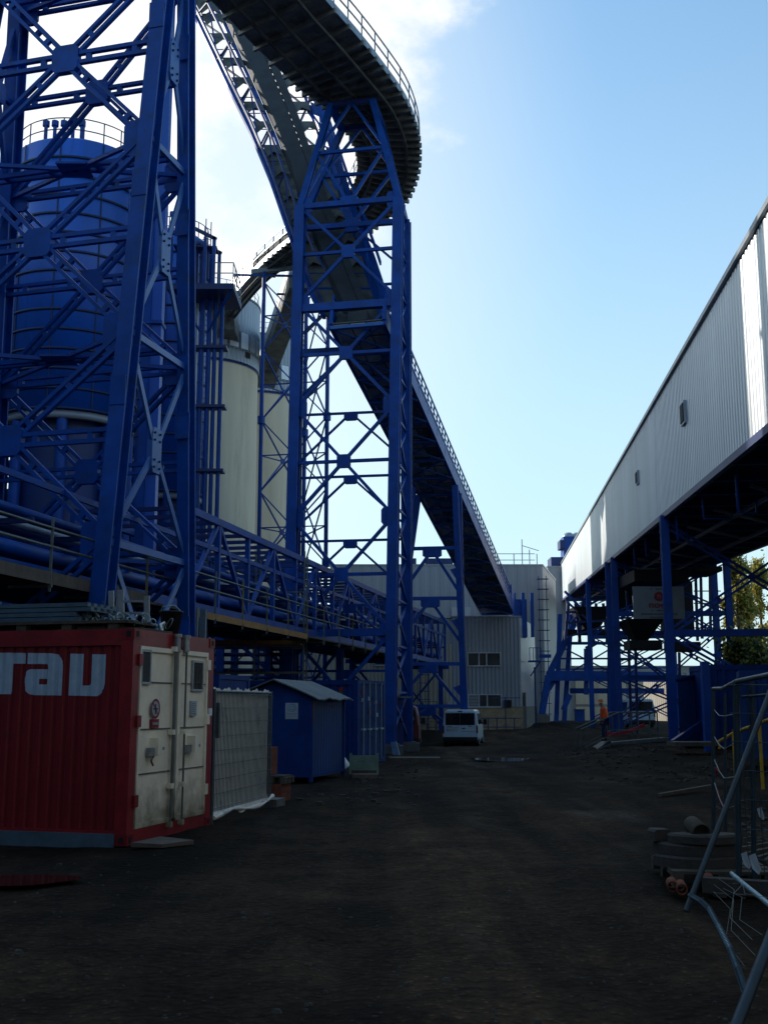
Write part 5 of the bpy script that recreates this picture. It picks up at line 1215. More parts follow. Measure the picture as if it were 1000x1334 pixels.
def pallet(o, ax, label, w=.9, d=.8, m='wood'):
    ay = V(-ax.y,ax.x,0); t = thing('pallet', label, 'pallet', o)
    for k in range(5): MB().frame(o,ax,ay,UZ,0,w,d*k/5,d*k/5+d*.14,.11,.135).build('deck_board', M[m], t)
    for k in range(3): MB().frame(o,ax,ay,UZ,w*k/2.3,w*k/2.3+.1,0,d,.09,.11).build('stringer', M[m], t)
    for k in range(3):
        for j in range(3): MB().frame(o,ax,ay,UZ,w*k/2.3,w*k/2.3+.1,(d-.12)*j/2,(d-.12)*j/2+.12,.0,.09).build('block', M[m], t)
    return t
o0 = PZ(337,1044,.0); ax_ = V(math.cos(R(-14)),math.sin(R(-14)),0); ay_ = V(-ax_.y,ax_.x,0); o0.z = h(o0.x,o0.y)
def bricks(o, w, d, hgt, label, nx_=2, nz_=3):
    t = thing('brick_stack', label, 'bricks', o)
    for i in range(nx_):
        for k in range(nz_): MB().frame(o,ax_,ay_,UZ,w*i/nx_+.004,w*(i+1)/nx_-.004,0,d,hgt*k/nz_+.003,hgt*(k+1)/nz_-.003).build('brick', M['brick'], t)
bricks(o0+UZ*.0, .42,.5,.30, 'low stack of orange hollow bricks on the ground under a pallet', 3, 2)
pallet(o0+UZ*.31-ax_*.05, ax_, 'small pallet resting on the low orange bricks beside the fence end', .50, .5)
bricks(o0+UZ*.45-ax_*.1, .28,.45,.48, 'upper stack of orange bricks between the fence panel and the blue shed', 1, 3)

# ================================================================== BLUE SHED
sc0 = PZ(405,1019,-.03); sh = thing('tool_shed', 'blue steel shed with a sagging grey gable roof and a pale notice on its end', 'shed', sc0)
sa_ = R(14); sy = V(math.sin(sa_),math.cos(sa_),0); sx = V(-math.cos(sa_),math.sin(sa_),0); Wd, Ld, he, hr = 1.75, 2.55, 1.86, 2.22
def sf(mb,x0,x1,y0,y1,z0,z1): return mb.frame(sc0,sx,sy,UZ,x0,x1,y0,y1,z0,z1)
g_ = lambda x,y,z: sc0+sx*x+sy*y+UZ*z
MB().add([g_(0,0,.12),g_(Wd,0,.12),g_(Wd,0,he),g_(Wd/2,0,hr),g_(0,0,he)],[(0,1,2,3,4)]).build('gable_wall', M['cblue'], sh)
MB().add([g_(0,Ld,.12),g_(Wd,Ld,.12),g_(Wd,Ld,he),g_(Wd/2,Ld,hr),g_(0,Ld,he)],[(4,3,2,1,0)]).build('gable_wall', M['cblue'], sh)
a_, b_2 = g_(0,0,0), g_(0,Ld,0); MB().corr((a_.x,a_.y),(b_2.x,b_2.y),sc0.z+.12,sc0.z+he,sc0.z+.12,sc0.z+he,.21,.005).build('side_wall', M['pblue'], sh)
a_, b_2 = g_(Wd,Ld,0), g_(Wd,0,0); MB().corr((a_.x,a_.y),(b_2.x,b_2.y),sc0.z+.12,sc0.z+he,sc0.z+.12,sc0.z+he,.21,.005).build('side_wall', M['pblue'], sh)
for x,y in ((0,0),(Wd,0),(0,Ld),(Wd,Ld)): m_ = MB(); sf(m_,x-.04,x+.04,y-.04,y+.04,0,he); m_.build('corner_post', M['cblue'], sh)
m_ = MB(); sf(m_,-.02,Wd+.02,-.02,.04,.1,.16); sf(m_,-.03,.03,.0,Ld,.1,.17); m_.build('floor_frame', M['cblue'], sh)
for sgn in (0,1):
    m_ = MB(); vs = []; nn = 14
    for j in range(nn+1):
        y = -.16+(Ld+.32)*j/nn
        for i in range(5):
            t_ = i/4; x = (Wd/2)*(1-t_)+t_*(-.22); x = x if sgn == 0 else Wd-x; z = hr+.03-(hr-he+.08)*t_+.012*math.sin(j*2.1)*t_+.02*math.sin(j*.9+i)*t_; vs.append(g_(x,y,z))
    N_ = len(vs); vs += [v_+UZ*.03 for v_ in vs]; f_ = []
    for j in range(nn):
        for i in range(4):
            a1_ = j*5+i; q_ = (a1_,a1_+1,a1_+6,a1_+5); f_.append(q_); f_.append(tuple(k+N_ for k in q_[::-1]))
    for j in range(nn): f_.append((j*5+4,j*5+4+N_,(j+1)*5+4+N_,(j+1)*5+4))
    for i in range(4): f_.append((i,i+N_,i+1+N_,i+1)); 
    m_.add(vs,f_); m_.build('roof', M['roof'], sh)
m_ = MB(); sf(m_,.32,.62,-.012,-.001,1.38,1.74); nn_ = m_.build('notice', M['notice'], sh)
rg = MB()
for rad,off in ((.085,0),(.045,.2)):
    for k in range(24):
        a1,a2 = 2*math.pi*k/24, 2*math.pi*(k+1)/24
        rg.add([g_(.47-r*1.25*math.cos(t),-.016,1.63+r*math.sin(t)) for r,t in ((rad-.012,a1+off),(rad,a1+off),(rad,a2+off),(rad-.012,a2+off))],[(0,1,2,3)])
rg.build('swirl_logo', M['noteblue'], nn_)
m_ = MB()
for k in range(3): sf(m_,.36,.58-.03*k,-.016,-.013,1.50-k*.03,1.506-k*.03)
m_.build('small_print', M['noteblue'], nn_)
m_ = MB(); sf(m_,-.045,-.03,-.046,-.0,1.3,1.8); m_.build('rust_streak', M['rust'], sh)

# ================================================================== BLUE SHIPPING CONTAINERS (left)
def ship(o, ang, L, W, H_, label, rods=True, group='blue shipping containers', name='shipping_container', mcol='cblue'):
    ax = V(-math.cos(ang),math.sin(ang),0); ay = V(math.sin(ang),math.cos(ang),0); t = thing(name, label, 'container', o, group)
    def f(mb,x0,x1,y0,y1,z0,z1): return mb.frame(o,ax,ay,UZ,x0,x1,y0,y1,z0,z1)
    m_ = MB()
    for x in (0,L-.16):
        for y in (0,W-.16): f(m_,x,x+.16,y,y+.16,0,H_)
    f(m_,.16,L-.16,0,.1,H_-.14,H_); f(m_,.16,L-.16,0,.1,0,.15); f(m_,.16,L-.16,W-.1,W,H_-.14,H_); f(m_,L-.1,L,.16,W-.16,H_-.12,H_); f(m_,.0,.1,.16,W-.16,H_-.12,H_); f(m_,0,.1,.16,W-.16,0,.15)
    m_.build('frame', M[mcol], t)
    p = o+ax*.16+ay*.06; q = o+ax*(L-.16)+ay*.06; MB().corr((q.x,q.y),(p.x,p.y),o.z+.14,o.z+H_-.13,o.z+.14,o.z+H_-.13,.28,.035).build('side_wall', M[mcol], t)
    m_ = MB(); f(m_,.1,L-.1,W-.06,W-.03,.1,H_-.1); f(m_,L-.06,L-.03,.1,W-.1,.1,H_-.1); f(m_,.05,L-.05,.05,W-.05,H_-.06,H_-.03); m_.build('shell', M[mcol], t)
    for y0,y1 in ((.17,W/2-.01),(W/2+.01,W-.17)):
        m_ = MB(); f(m_,.03,.08,y0,y1,.16,H_-.13); 
        for z in (.7,1.3,1.9): f(m_,.01,.03,y0+.05,y1-.05,z,z+.12)
        d = m_.build('door', M[mcol], t)
        if rods:
            for y in (y0+.28,y1-.22):
                pp_ = o+ax*(-.02)+ay*y; MB().tube([pp_+UZ*.1,pp_+UZ*(H_-.06)],.02,6).build('lock_rod', M['galv'], d)
                m_ = MB(); f(m_,-.05,.03,y-.12,y+.12,1.0,1.06); m_.build('door_handle', M['galv'], d)
    return t, f
o_ = P(466,900,34); o_.z = h(o_.x,o_.y)
bc, fbc = ship(o_, R(20), 6.06, 2.44, 2.52, 'blue shipping container behind the shed with lock rods and a small red and green plate')
m_ = MB(); fbc(m_,.5,.62,.0,.022,2.18,2.3); m_.build('red_plate', M['signr'], bc); m_ = MB(); fbc(m_,.5,.62,.0,.022,2.05,2.17); m_.build('green_plate', mat('plate_green',(.01,.12,.03),.5), bc)
for k,(y,z) in enumerate(((.35,2.1),(.35,1.85),(.9,1.9),(.95,1.5),(1.5,1.8),(1.6,1.4),(2.0,1.7))): m_ = MB(); fbc(m_,-.002,.03,y,y+.16,z,z+.12); m_.build('door_label', M['notice'] if k%3 else M['signred2'], bc)
o2 = o_+V(math.sin(R(20)),math.cos(R(20)),0)*2.6+V(.1,0,0); o2.z = h(o2.x,o2.y)
if 0: ship(o2, R(20), 6.06, 2.44, 2.5, 'second blue container standing directly behind the one with the red and green plate', True)
# row of blue containers further left, behind the fence panel
o3 = V(-7.4,30,h(-7,30)); ship(V(-4.2,28.5,h(-4,28)), R(12), 6.06, 2.44, 2.5, 'plain blue ribbed container directly behind the shed roof and the fence panel', False)
# cabinet behind the column
q = P(523,900,45.5); kb = thing('switch_cabinet', 'narrow dark blue cabinet behind the right front leg of the middle tower', 'cabinet', V(q.x,45.8,h(q.x,45.8))); zz = h(q.x,46)
MB().box(q.x-.2,q.x+.12,49.6,50.1,zz,zz+2.3).build('body', M['bluedk'], kb); MB().box(q.x-.25,q.x+.5,49.5,50.2,zz+2.3,zz+2.38).build('roof', M['grating'], kb)
# green crate
q = P(474,1007,28.5); zz = h(q.x,28.5); gc = thing('stacking_crate', 'pale green metal stacking crate with corner posts in front of the blue container doors', 'crate', V(q.x,28.5,zz)); gx0,gx1 = P(455,1000,28.5).x, P(493,1000,28.5).x
for x in (gx0,gx1-.05):
    for y in (28.4,28.95): MB().box(x,x+.05,y,y+.05,zz-.02,zz+.50).build('corner_post', M['green'], gc)
for y in (28.41,28.96): 
    m_ = MB()
    for k in range(4): m_.box(gx0+.05,gx1-.05,y,y+.02,zz+.10+k*.09,zz+.175+k*.09)
    m_.build('side_panel', M['green'], gc)
m_ = MB()
for k in range(4): m_.box(gx0+.01,gx0+.03,28.45,28.95,zz+.10+k*.09,zz+.175+k*.09); m_.box(gx1-.04,gx1-.02,28.45,28.95,zz+.10+k*.09,zz+.175+k*.09)
m_.build('side_panel', M['green'], gc)
MB().box(gx0+.03,gx1-.03,28.43,28.95,zz+.1,zz+.13).build('floor', M['green'], gc)
q = P(448,1000,29.5); zz = h(q.x,29.5); tag(MB().tube([V(q.x-.25,29.4,zz+.2),V(q.x-.05,29.6,zz+.35),V(q.x+.12,29.4,zz+.1)],.1,8).build('sack', M['tarp'], org=V(q.x,29.5,zz)),'dull rolled sack lying between the shed and the green crate','sack')
# pale tilted sheet on footing
q = P(515,975,46.0); m_ = MB(); m_.hexa([q+V(-.10,.0,-.35),q+V(.18,.0,-.35),q+V(.2,.15,-.3),q+V(-.08,.15,-.3),q+V(-.2,.0,.25),q+V(.02,0,.28),q+V(.04,.1,.28),q+V(-.18,.1,.25)])
tag(m_.build('leaning_sheet', mat('light_blue_sheet',(.10,.2,.34),.3,0,.3,3), org=q), 'light blue wrapped sheet leaning on the footing of the middle tower leg', 'sheet')
for i_,(px,py,Y,w_,d_) in enumerate(((540,992,38,1.7,.9),(475,1016,27,.6,.35))):
    q = P(px,py,Y); z = h(q.x,Y); tag(MB().box(q.x-w_/2,q.x+w_/2,Y-d_/2,Y+d_/2,z-.02,z+.09).build('wooden_board', M['wood2'], org=V(q.x,Y,z)), ['flat wooden board on the mud beside the middle tower footing','short plank on the ground in front of the green crate'][i_], 'board')

# ================================================================== VANS (built facing +Y: we see the back)
def van(loc, rz, body, label, logo=False, plate=True, Hs=1.0):
    t = thing('van', label, 'van', loc); t.rotation_euler = (0,0,rz); saved = list(bpy.data.objects)
    W, L = .97, 4.85
    # sections along y: (y, half width at waist, half width at roof, z bottom, z waist, z roof)
    secs = [(0,.93,.80,.42,1.12,1.88),(.06,.96,.83,.36,1.12,1.96),(.6,.97,.84,.34,1.12,1.99),(2.6,.97,.84,.34,1.12,1.98),(3.35,.97,.80,.34,1.12,1.90),(3.8,.96,.75,.34,1.12,1.55),(4.15,.94,.78,.34,1.08,1.18),(4.7,.88,.7,.36,.9,1.0),(4.85,.75,.6,.42,.8,.86)]
    mb = MB(); vs = []; prof = 14
    for y,w1,w0,zb0,zw,zr in secs:
        zr *= Hs; half = [(w1*.93,zb0),(w1,zb0+.12),(w1,zw*.8),(w1*.985,zw),((w1+w0)/2+.01,(zw+zr)/2),(w0,zr-.1),(w0*.86,zr-.02)]
        vs += [V(x,y,z) for x,z in half]+[V(-x,y,z) for x,z in half[::-1]]
    n = 14; mb.add(vs, [(i*n+k,i*n+(k+1)%n,(i+1)*n+(k+1)%n,(i+1)*n+k) for i in range(len(secs)-1) for k in range(n)], False)
    mb.add(vs[:n],[tuple(range(n))]); mb.add(vs[-n:],[tuple(range(n))[::-1]])
    org_ = Vector(t.location); 
    def bd(m, name, mat_, par=None):
        me_ = m; me_.v = [v_+org_ for v_ in me_.v]; return me_.build(name, mat_, par or t)
    bodyo = bd(mb, 'body', body)
    # back doors
    for s in (-1,1):
        m = MB(); m.hexa([V(s*.01,-.025,.5),V(s*.84,-.025,.5),V(s*.84,.0,.5),V(s*.01,.0,.5),V(s*.01,-.025,1.12),V(s*.86,-.025,1.12),V(s*.86,.0,1.12),V(s*.01,.0,1.12)]) if s > 0 else m.hexa([V(-.84,-.025,.5),V(-.01,-.025,.5),V(-.01,0,.5),V(-.84,0,.5),V(-.86,-.025,1.12),V(-.01,-.025,1.12),V(-.01,0,1.12),V(-.86,0,1.12)])
        d = bd(m, 'rear_door', body)
        m = MB(); x0,x1 = (.004,.78) if s > 0 else (-.78,-.004); m.box(x0,x1,-.02,.01,1.15,1.78*Hs); bd(m,'rear_window', M['glass'], d)
        m = MB(); m.box(min(s*.86,s*.95),max(s*.86,s*.95),-.03,.08,.72,1.12); bd(m,'tail_lamp', M['lamp'])
        m = MB(); m.lathe((0,0,0),[(0,-.1)],3); 
        # wheels
    for x in (-.86,.86):
        for y in (.95,3.9):
            m = MB(); 
            for (r0,r1_,xx0,xx1) in ((.0,.33,-.1,.1),):
                pts = []; nn = 22
                m.v += [V(x+xx,y+.33*math.cos(2*math.pi*k/nn),.33+.33*math.sin(2*math.pi*k/nn)) for xx in (-.1,.1) for k in range(nn)]
                m.f += [(k,(k+1)%nn,(k+1)%nn+nn,k+nn) for k in range(nn)]+[tuple(range(nn))[::-1],tuple(range(nn,2*nn))]; m.sm += [True]*nn+[False]*2
            w_ = bd(m,'wheel', M['rubber']); m = MB(); nn = 16; xo = x+(.105 if x > 0 else -.105); m.add([V(xo,y+.2*math.cos(2*math.pi*k/nn),.33+.2*math.sin(2*math.pi*k/nn)) for k in range(nn)],[tuple(range(nn))]); bd(m,'rim', M['galv'], w_)
    m = MB(); m.box(-.92,.92,-.09,.06,.34,.52); bd(m,'bumper', M['rubber'])
    m = MB(); m.box(-.9,.9,.05,4.6,.22,.36); bd(m,'underbody', M['black'])
    for s in (-1,1):
        m = MB(); 
        for y0,y1,zt_ in ((3.0,3.6,1.58),): m.hexa([V(s*.945,y0,1.15),V(s*.955,y0,1.15),V(s*.955,y1+.1,1.15),V(s*.945,y1+.1,1.15),V(s*.885,y0,1.7),V(s*.895,y0,1.7),V(s*.885,y1-.3,1.7),V(s*.875,y1-.3,1.7)])
        bd(m,'cab_window', M['glass'])
        if plate and body is M['whitev']:
            m = MB(); m.hexa([V(s*.96,.35,1.18),V(s*.965,.35,1.18),V(s*.965,2.7,1.18),V(s*.96,2.7,1.18),V(s*.885,.35,1.75),V(s*.89,.35,1.75),V(s*.89,2.7,1.75),V(s*.885,2.7,1.75)]); bd(m,'side_window', M['glass'])
        m = MB(); m.box(min(s*1.0,s*1.2),max(s*1.0,s*1.2),3.45,3.55,1.12,1.42); m.box(min(s*.93,s*1.02),max(s*.93,s*1.02),3.47,3.53,1.18,1.24); bd(m,'mirror', M['rubber'])
    m = MB(); m.add([V(-.76,3.82,1.52*Hs),V(.76,3.82,1.52*Hs),V(.72,3.37,1.86*Hs),V(-.72,3.37,1.86*Hs)],[(0,1,2,3)]); bd(m,'windscreen', M['glass'])
    if plate:
        m = MB(); m.box(-.72,-.16,-.04,-.03,.82,.95); p_ = bd(m,'number_plate', M['plate']); m = MB()
        m.box(-.72,-.68,-.043,-.04,.82,.95)
        bd(m,'plate_band', M['noteblue'], p_)
        m = MB(); m.box(-.72,-.1,-.035,-.025,.985,1.01); m.box(.1,.82,-.03,-.026,.80,.815); m.box(.1,.28,-.05,-.02,.95,1.0); bd(m,'door_trim', M['rubber'])
        m = MB(); m.box(-.12,.12,-.03,.02,1.85,1.9); bd(m,'brake_lamp', M['rubber'])
        m = MB(); m.box(-.7,-.45,-.03,-.024,1.07,1.10); m.box(.45,.6,-.03,-.024,1.06,1.10); bd(m,'badge', M['rubber'])
    if logo:
        m = MB()
        for rad,a0_,a1_ in ((.3,-2.2,1.9),(.17,1.0,4.6)):
            for k in range(18):
                a1,a2 = a0_+(a1_-a0_)*k/18, a0_+(a1_-a0_)*(k+1)/18
                m.add([V(.42+r*math.cos(q_),-.034,1.42+r*math.sin(q_)) for r,q_ in ((rad-.05,a1),(rad,a1),(rad,a2),(rad-.05,a2))],[(0,1,2,3)])
        bd(m,'swirl_logo', M['notice'])
    return t
q = P(601,970,60.5); van(V(q.x-.07,60.5,h(q.x,60.5)-.03), R(-9), M['whitev'], 'white passenger van seen from behind in front of the sandstone base')
q = P(520,985,44.5); van(V(P(511,980,51).x+.28,52.2,h(0,51)), R(-3), M['redv'], 'dark red van with a pale swirl emblem half hidden behind the middle tower leg', True, False, 1.02)
q = P(836,950,78); van(V(q.x,78,P(836,948,78).z), R(0), M['whitev'], 'white van parked under the gallery behind the red strip of the ramp')

# ================================================================== MAN IN ORANGE
pf = P(787,965,48.0); pz = pf.z; PX, PY = pf.x, 48.0
S_ = 1.68/1.75
def skinned(name, pts, edges, rad, m_, parent, root_i=0, sub=2):
    me = bpy.data.meshes.new(name); o_b = base(parent)
    me.from_pydata([Vector((PX,PY,pz))+Vector(p)*S_-o_b for p in pts], edges, []); o = bpy.data.objects.new(name, me); C.objects.link(o); o.parent = parent
    md = o.modifiers.new('skin','SKIN'); md.use_smooth_shade = True
    sv = me.skin_vertices[0].data if me.skin_vertices else None
    if sv is None:
        bpy.context.view_layer.objects.active = o; bpy.ops.mesh.customdata_skin_add() if False else None
        bm = bmesh.new(); bm.from_mesh(me); bm.verts.layers.skin.verify(); bm.to_mesh(me); bm.free(); sv = me.skin_vertices[0].data
    for i,r in enumerate(rad):
        r = r if isinstance(r,tuple) else (r,r); sv[i].radius = (r[0]*S_*1.28, r[1]*S_*1.28); sv[i].use_root = (i == root_i)
    s = o.modifiers.new('sub','SUBSURF'); s.levels = sub; s.render_levels = sub
    me.materials.append(m_); return o
man = thing('person', 'man in orange jacket and orange helmet with blue trousers walking down the ramp, facing left', 'person', (PX,PY,pz))
# x: left is -x (he faces -x); y depth
body_pts = [(0.02,0,.93),(0.02,0,1.08),(0.0,0,1.25),(-.02,0,1.42),(-.06,0,1.50),(-.10,0,1.585),(-.115,0,1.67),  # pelvis..head
            (0.02,-.09,.90),(-.06,-.10,.50),(-.05,-.10,.09),(-.19,-.10,.03),      # near leg forward, foot
            (0.02,.09,.90),(.05,.10,.50),(.12,.10,.10),(-.01,.10,.03),
            (0.0,-.19,1.40),(.05,-.23,1.13),(-.05,-.22,.92),(-.10,-.21,.84),
            (0.0,.19,1.40),(.03,.23,1.13),(-.11,.22,.95),(-.16,.21,.88)]
ed = [(0,1),(1,2),(2,3),(3,4),(4,5),(5,6),(0,7),(7,8),(8,9),(9,10),(0,11),(11,12),(12,13),(13,14),(3,15),(15,16),(16,17),(17,18),(3,19),(19,20),(20,21),(21,22)]
rad = [.12,(.11,.13),(.12,.14),(.10,.12),.05,.075,.09,.085,.058,.042,.035,.085,.058,.042,.035,.055,.042,.032,.035,.055,.042,.032,.035]
bo = skinned('body', body_pts, ed, rad, M['skin'], man)
jk = [(0.02,0,.90),(0.02,0,1.08),(0.01,0,1.25),(-.01,0,1.40),(-.03,0,1.47),(0.0,-.19,1.39),(.05,-.235,1.13),(-.045,-.225,.95),(0.0,.19,1.39),(.03,.235,1.13),(-.10,.225,.98)]
skinned('jacket', jk, [(0,1),(1,2),(2,3),(3,4),(3,5),(5,6),(6,7),(3,8),(8,9),(9,10)], [(.15,.17),(.145,.16),(.15,.165),(.12,.15),.06,.075,.062,.052,.075,.062,.052], M['hiviz'], man)
skinned('trousers', [(0.02,0,.92),(0.02,-.09,.86),(-.06,-.10,.50),(-.05,-.10,.12),(0.02,.09,.86),(.05,.10,.50),(.12,.10,.13)], [(0,1),(1,2),(2,3),(0,4),(4,5),(5,6)], [.135,.105,.078,.068,.105,.078,.068], M['trous'], man)
for p0,p1 in (((-.04,-.10,.06),(-.20,-.10,.04)),((.13,.10,.07),(-.03,.10,.04))):
    skinned('boot', [p0,((p0[0]+p1[0])/2,p0[1],.055),p1], [(0,1),(1,2)], [.062,.055,.045], M['boot'], man)
hc = Vector((PX,PY,pz))+Vector((-.115,0,1.69))*S_
MB().lathe(hc,[(.15,-.005),(.15,.01),(.122,.02),(.117,.06),(.09,.105),(.045,.13),(0,.137)],20).add([hc+V(-.12,-.08,.0),hc+V(-.20,-.05,-.015),hc+V(-.20,.05,-.015),hc+V(-.12,.08,.0)],[(0,1,2,3)]).build('helmet', M['helm'], man)
m_ = MB(); fc = hc+V(-.0,0,-.05)
m_.tube([hc+V(-.10,0,-.03),hc+V(-.125,0,-.06)],.014,6); m_.build('nose', M['skin'], man)
m_ = MB()
for s in (-1,1): m_.box(hc.x-.098,hc.x-.09,hc.y+s*.035-.012,hc.y+s*.035+.012,hc.z-.035,hc.z-.022)
m_.build('eyes', M['black'], man); m_ = MB(); m_.box(hc.x-.097,hc.x-.088,hc.y-.025,hc.y+.025,hc.z-.09,hc.z-.083); m_.build('mouth', M['signred2'], man)
for s in (-1,1): MB().tube([hc+V(0,s*.085,-.055),hc+V(0,s*.098,-.03)],.018,6).build('ear', M['skin'], man)
for s,wx_,wz_ in ((-1,-.10,.84),(1,-.16,.88)):
    b0 = Vector((PX,PY,pz))+Vector((wx_,s*.21,wz_))*S_
    for k in range(4): MB().tube([b0+V(-.03+.018*k,0,-.02),b0+V(-.045+.016*k,s*-.004,-.07),b0+V(-.05+.014*k,s*-.012,-.10-.006*(k%2))],[.010,.009,.007],6).build('finger', M['skin'], man)
    MB().tube([b0+V(-.035,s*-.01,.01),b0+V(-.06,s*-.015,-.03),b0+V(-.062,s*-.015,-.06)],[.011,.009,.007],6).build('thumb', M['skin'], man)

# ================================================================== RAMP
YR = 48
def rpnt(px,py,Y=YR): return P(px,py,Y)
rm = thing('access_ramp', 'steel ramp with tube handrails leading up to a small platform under the gallery', 'ramp', (PX,YR,pz))
a = rpnt(764,981); b = rpnt(796,967); c = rpnt(866,962)
MB().beam(a+V(0,.0,-.05), V(PX+.05,YR,pz-.05), 1.3,.08,UZ).beam(V(PX+.05,YR,pz-.05), b+V(0,0,-.05), 1.3,.08,UZ).build('ramp_deck', M['polegr'], rm)
MB().beam(b+V(0,0,-.05), c+V(0,0,.0), 1.3,.08,UZ).build('platform', M['polegr'], rm)
MB().beam(a+V(0,-.7,-.03), b+V(0,-.7,-.03), .07,.16,UZ).beam(b+V(0,-.7,-.03), c+V(0,-.7,.0), .07,.14,UZ).build('stringer', M['scaf'], rm)
MB().box(b.x+.2,c.x-.2,YR-.55,YR+.55,h(b.x,YR)-.5,b.z-.12).build('platform_base', M['bluedk'], rm)
for dy in (-.68,.68):
    t0 = rpnt(753,950,YR)+V(0,dy,0); t1_ = rpnt(801,928,YR)+V(0,dy,0); t2_ = rpnt(850,928,YR)+V(0,dy,0)
    MB().tube([t0,t1_,t2_],.035,6).build('handrail', M['scaf'], rm); MB().tube([t0+V(.1,0,-.75),t1_+V(0,0,-.75),t2_+V(0,0,-.7)],.02,6).build('middle_rail', M['scaf'], rm)
    for f_ in (0.0,.14,1.0): p_ = lerp(t0,t1_,f_); MB().beam(p_,p_-UZ*(.95+.25*(1-f_)),.05).build('post', M['scaf'], rm)
    for f_ in (.5,1.0): p_ = lerp(t1_,t2_,f_); MB().beam(p_,p_-UZ*1.1,.05).build('post', M['scaf'], rm)
ra, rb = rpnt(790,956,YR-.4), rpnt(839,944,YR-.4); m_ = MB(); n = 9
for i in range(n):
    p_ = lerp(ra,rb,i/n); q_ = lerp(ra,rb,(i+1)/n); p_.z -= .12*math.sin(math.pi*i/n); q_.z -= .12*math.sin(math.pi*(i+1)/n); m_.beam(p_,q_,.06,.13,UZ)
rs_ = tag(m_.build('barrier_tape', M['redtape'], org=ra), 'sagging red barrier strip running along the ramp beside the man in orange', 'barrier tape')

# ================================================================== RIGHT SIDE CABINS
q = P(885,960,37); zz = q.z-.0; q2 = P(917,958,40.5)
lp_ = thing('site_cabin', 'flat light blue sheet metal hut with a slanting top beside the gallery column', 'cabin', V(q.x,37,zz))
ztL, ztR = P(885,889,37).z, P(917,878,38).z
xr = P(917,900,38.2).x
MB().hexa([V(q.x,37,zz-.3),V(xr,38.2,zz-.3),V(xr+1.2,41,zz-.3),V(q.x+1.1,40,zz-.3),V(q.x,37,ztL),V(xr,38.2,ztR),V(xr+1.2,41,ztR),V(q.x+1.1,40,ztL)]).build('wall', M['hutblue'], lp_)
MB().hexa([V(q.x-.08,36.9,ztL+.01),V(xr+.05,38.1,ztR+.01),V(xr+1.2,41.1,ztR+.01),V(q.x+1.0,40,ztL+.01),V(q.x-.08,36.9,ztL+.08),V(xr+.05,38.1,ztR+.08),V(xr+1.2,41.1,ztR+.08),V(q.x+1.0,40,ztL+.08)]).build('roof', M['bluedk'], lp_)
c1 = P(921,960,36); c1.z = .38
ctop = P(921,866,36).z
def rship(o, ang, L, W, H_, label, m='cblue'):
    ax = V(math.cos(ang),math.sin(ang),0); ay = V(-math.sin(ang),math.cos(ang),0); t = thing('site_cabin', label, 'cabin', o, 'blue cabins on the right')
    fm_ = MB()
    for x in (0,L-.15):
        for y in (0,W-.15): fm_.frame(o,ax,ay,UZ,x,x+.15,y,y+.15,0,H_)
    fm_.frame(o,ax,ay,UZ,.15,L-.15,0,.1,H_-.16,H_); fm_.frame(o,ax,ay,UZ,.15,L-.15,0,.1,0,.14); fm_.frame(o,ax,ay,UZ,0,.15,.15,W-.15,H_-.16,H_); fm_.frame(o,ax,ay,UZ,L-.15,L,.15,W-.15,H_-.16,H_); fm_.build('frame', M[m], t)
    p = o+ax*.15+ay*.05; q_ = o+ax*(L-.15)+ay*.05; MB().corr((p.x,p.y),(q_.x,q_.y),o.z+.13,o.z+H_-.15,o.z+.13,o.z+H_-.15,.27,.035).build('front_wall', M[m], t)
    m2 = MB(); m2.frame(o,ax,ay,UZ,.02,.06,.15,W-.15,0,H_-.02); m2.frame(o,ax,ay,UZ,.1,L-.1,.1,W,H_-.06,H_-.01); m2.frame(o,ax,ay,UZ,.1,L,W-.06,W,0,H_-.05); m2.build('shell', M[m], t); return t
rship(c1, R(-4), 6.1, 2.4, ctop-c1.z, 'tall dark blue ribbed container below the poplars on the right edge')
c2_ = P(966,962,27.5); c2_.z = .38; k2 = rship(c2_, R(-16), 3.0, 2.2, P(966,873,27.5).z-.38, 'nearer small blue container with a raised panel, behind the site fence', 'pblue')
cr1 = P(918,900,35.2); MB_ = MB().box(cr1.x-.12,cr1.x+.12,35.0,35.25,.2,P(918,862,35.2).z); tag(MB_.build('steel_post', M['blue'], org=V(cr1.x,35.1,.2)), 'blue steel post at the left corner of the tall blue container', 'post')
a = P(876,968,36.5); b = P(921,938,37.0); tag(MB().beam(a,b,.16,.2).build('steel_beam', M['bluedk'], org=a), 'dark blue beam leaning in front of the light blue hut', 'beam')
a = P(905,970,34); tag(MB().box(a.x-.75,a.x+.55,33.4,34.4,a.z-.03,a.z+.09).build('wooden_board', M['wood2'], org=a), 'pale wooden boards on the bank before the light blue hut', 'board')
a = P(857,1019,20); b = P(926,1008,21); a.z = h(a.x,a.y)+.05; b.z = h(b.x,b.y)+.09; tag(MB().beam(a,b,.08,.05).build('plank', M['wood2'], org=a), 'single long plank lying on the mud left of the site fence', 'plank')

# ================================================================== YELLOW HANDRAIL
ys_ = thing('yellow_barrier', 'yellow tube barrier with a red white tie behind the right site fence', 'barrier', P(955,1003,22))
a, b, c = P(936,966,22.5), P(955,955,22), P(1010,934,20.5)
MB().tube([a-UZ*.14,a,b,c],.035,8).build('top_tube', M['yellow'], ys_); zz = h(b.x,22)
MB().tube([b,V(b.x,22,zz-.1)],.04,8).build('post', M['yellow'], ys_); 
b2_ = lerp(b,c,.62); MB().tube([b2_,V(b2_.x,b2_.y,h(b2_.x,b2_.y)-.1)],.035,8).build('post', M['yellow'], ys_)
MB().tube([b+V(-.04,-.05,.06),b+V(.03,-.06,.0),b+V(.05,-.05,-.15)],.022,5).build('tie', M['signr'], ys_)

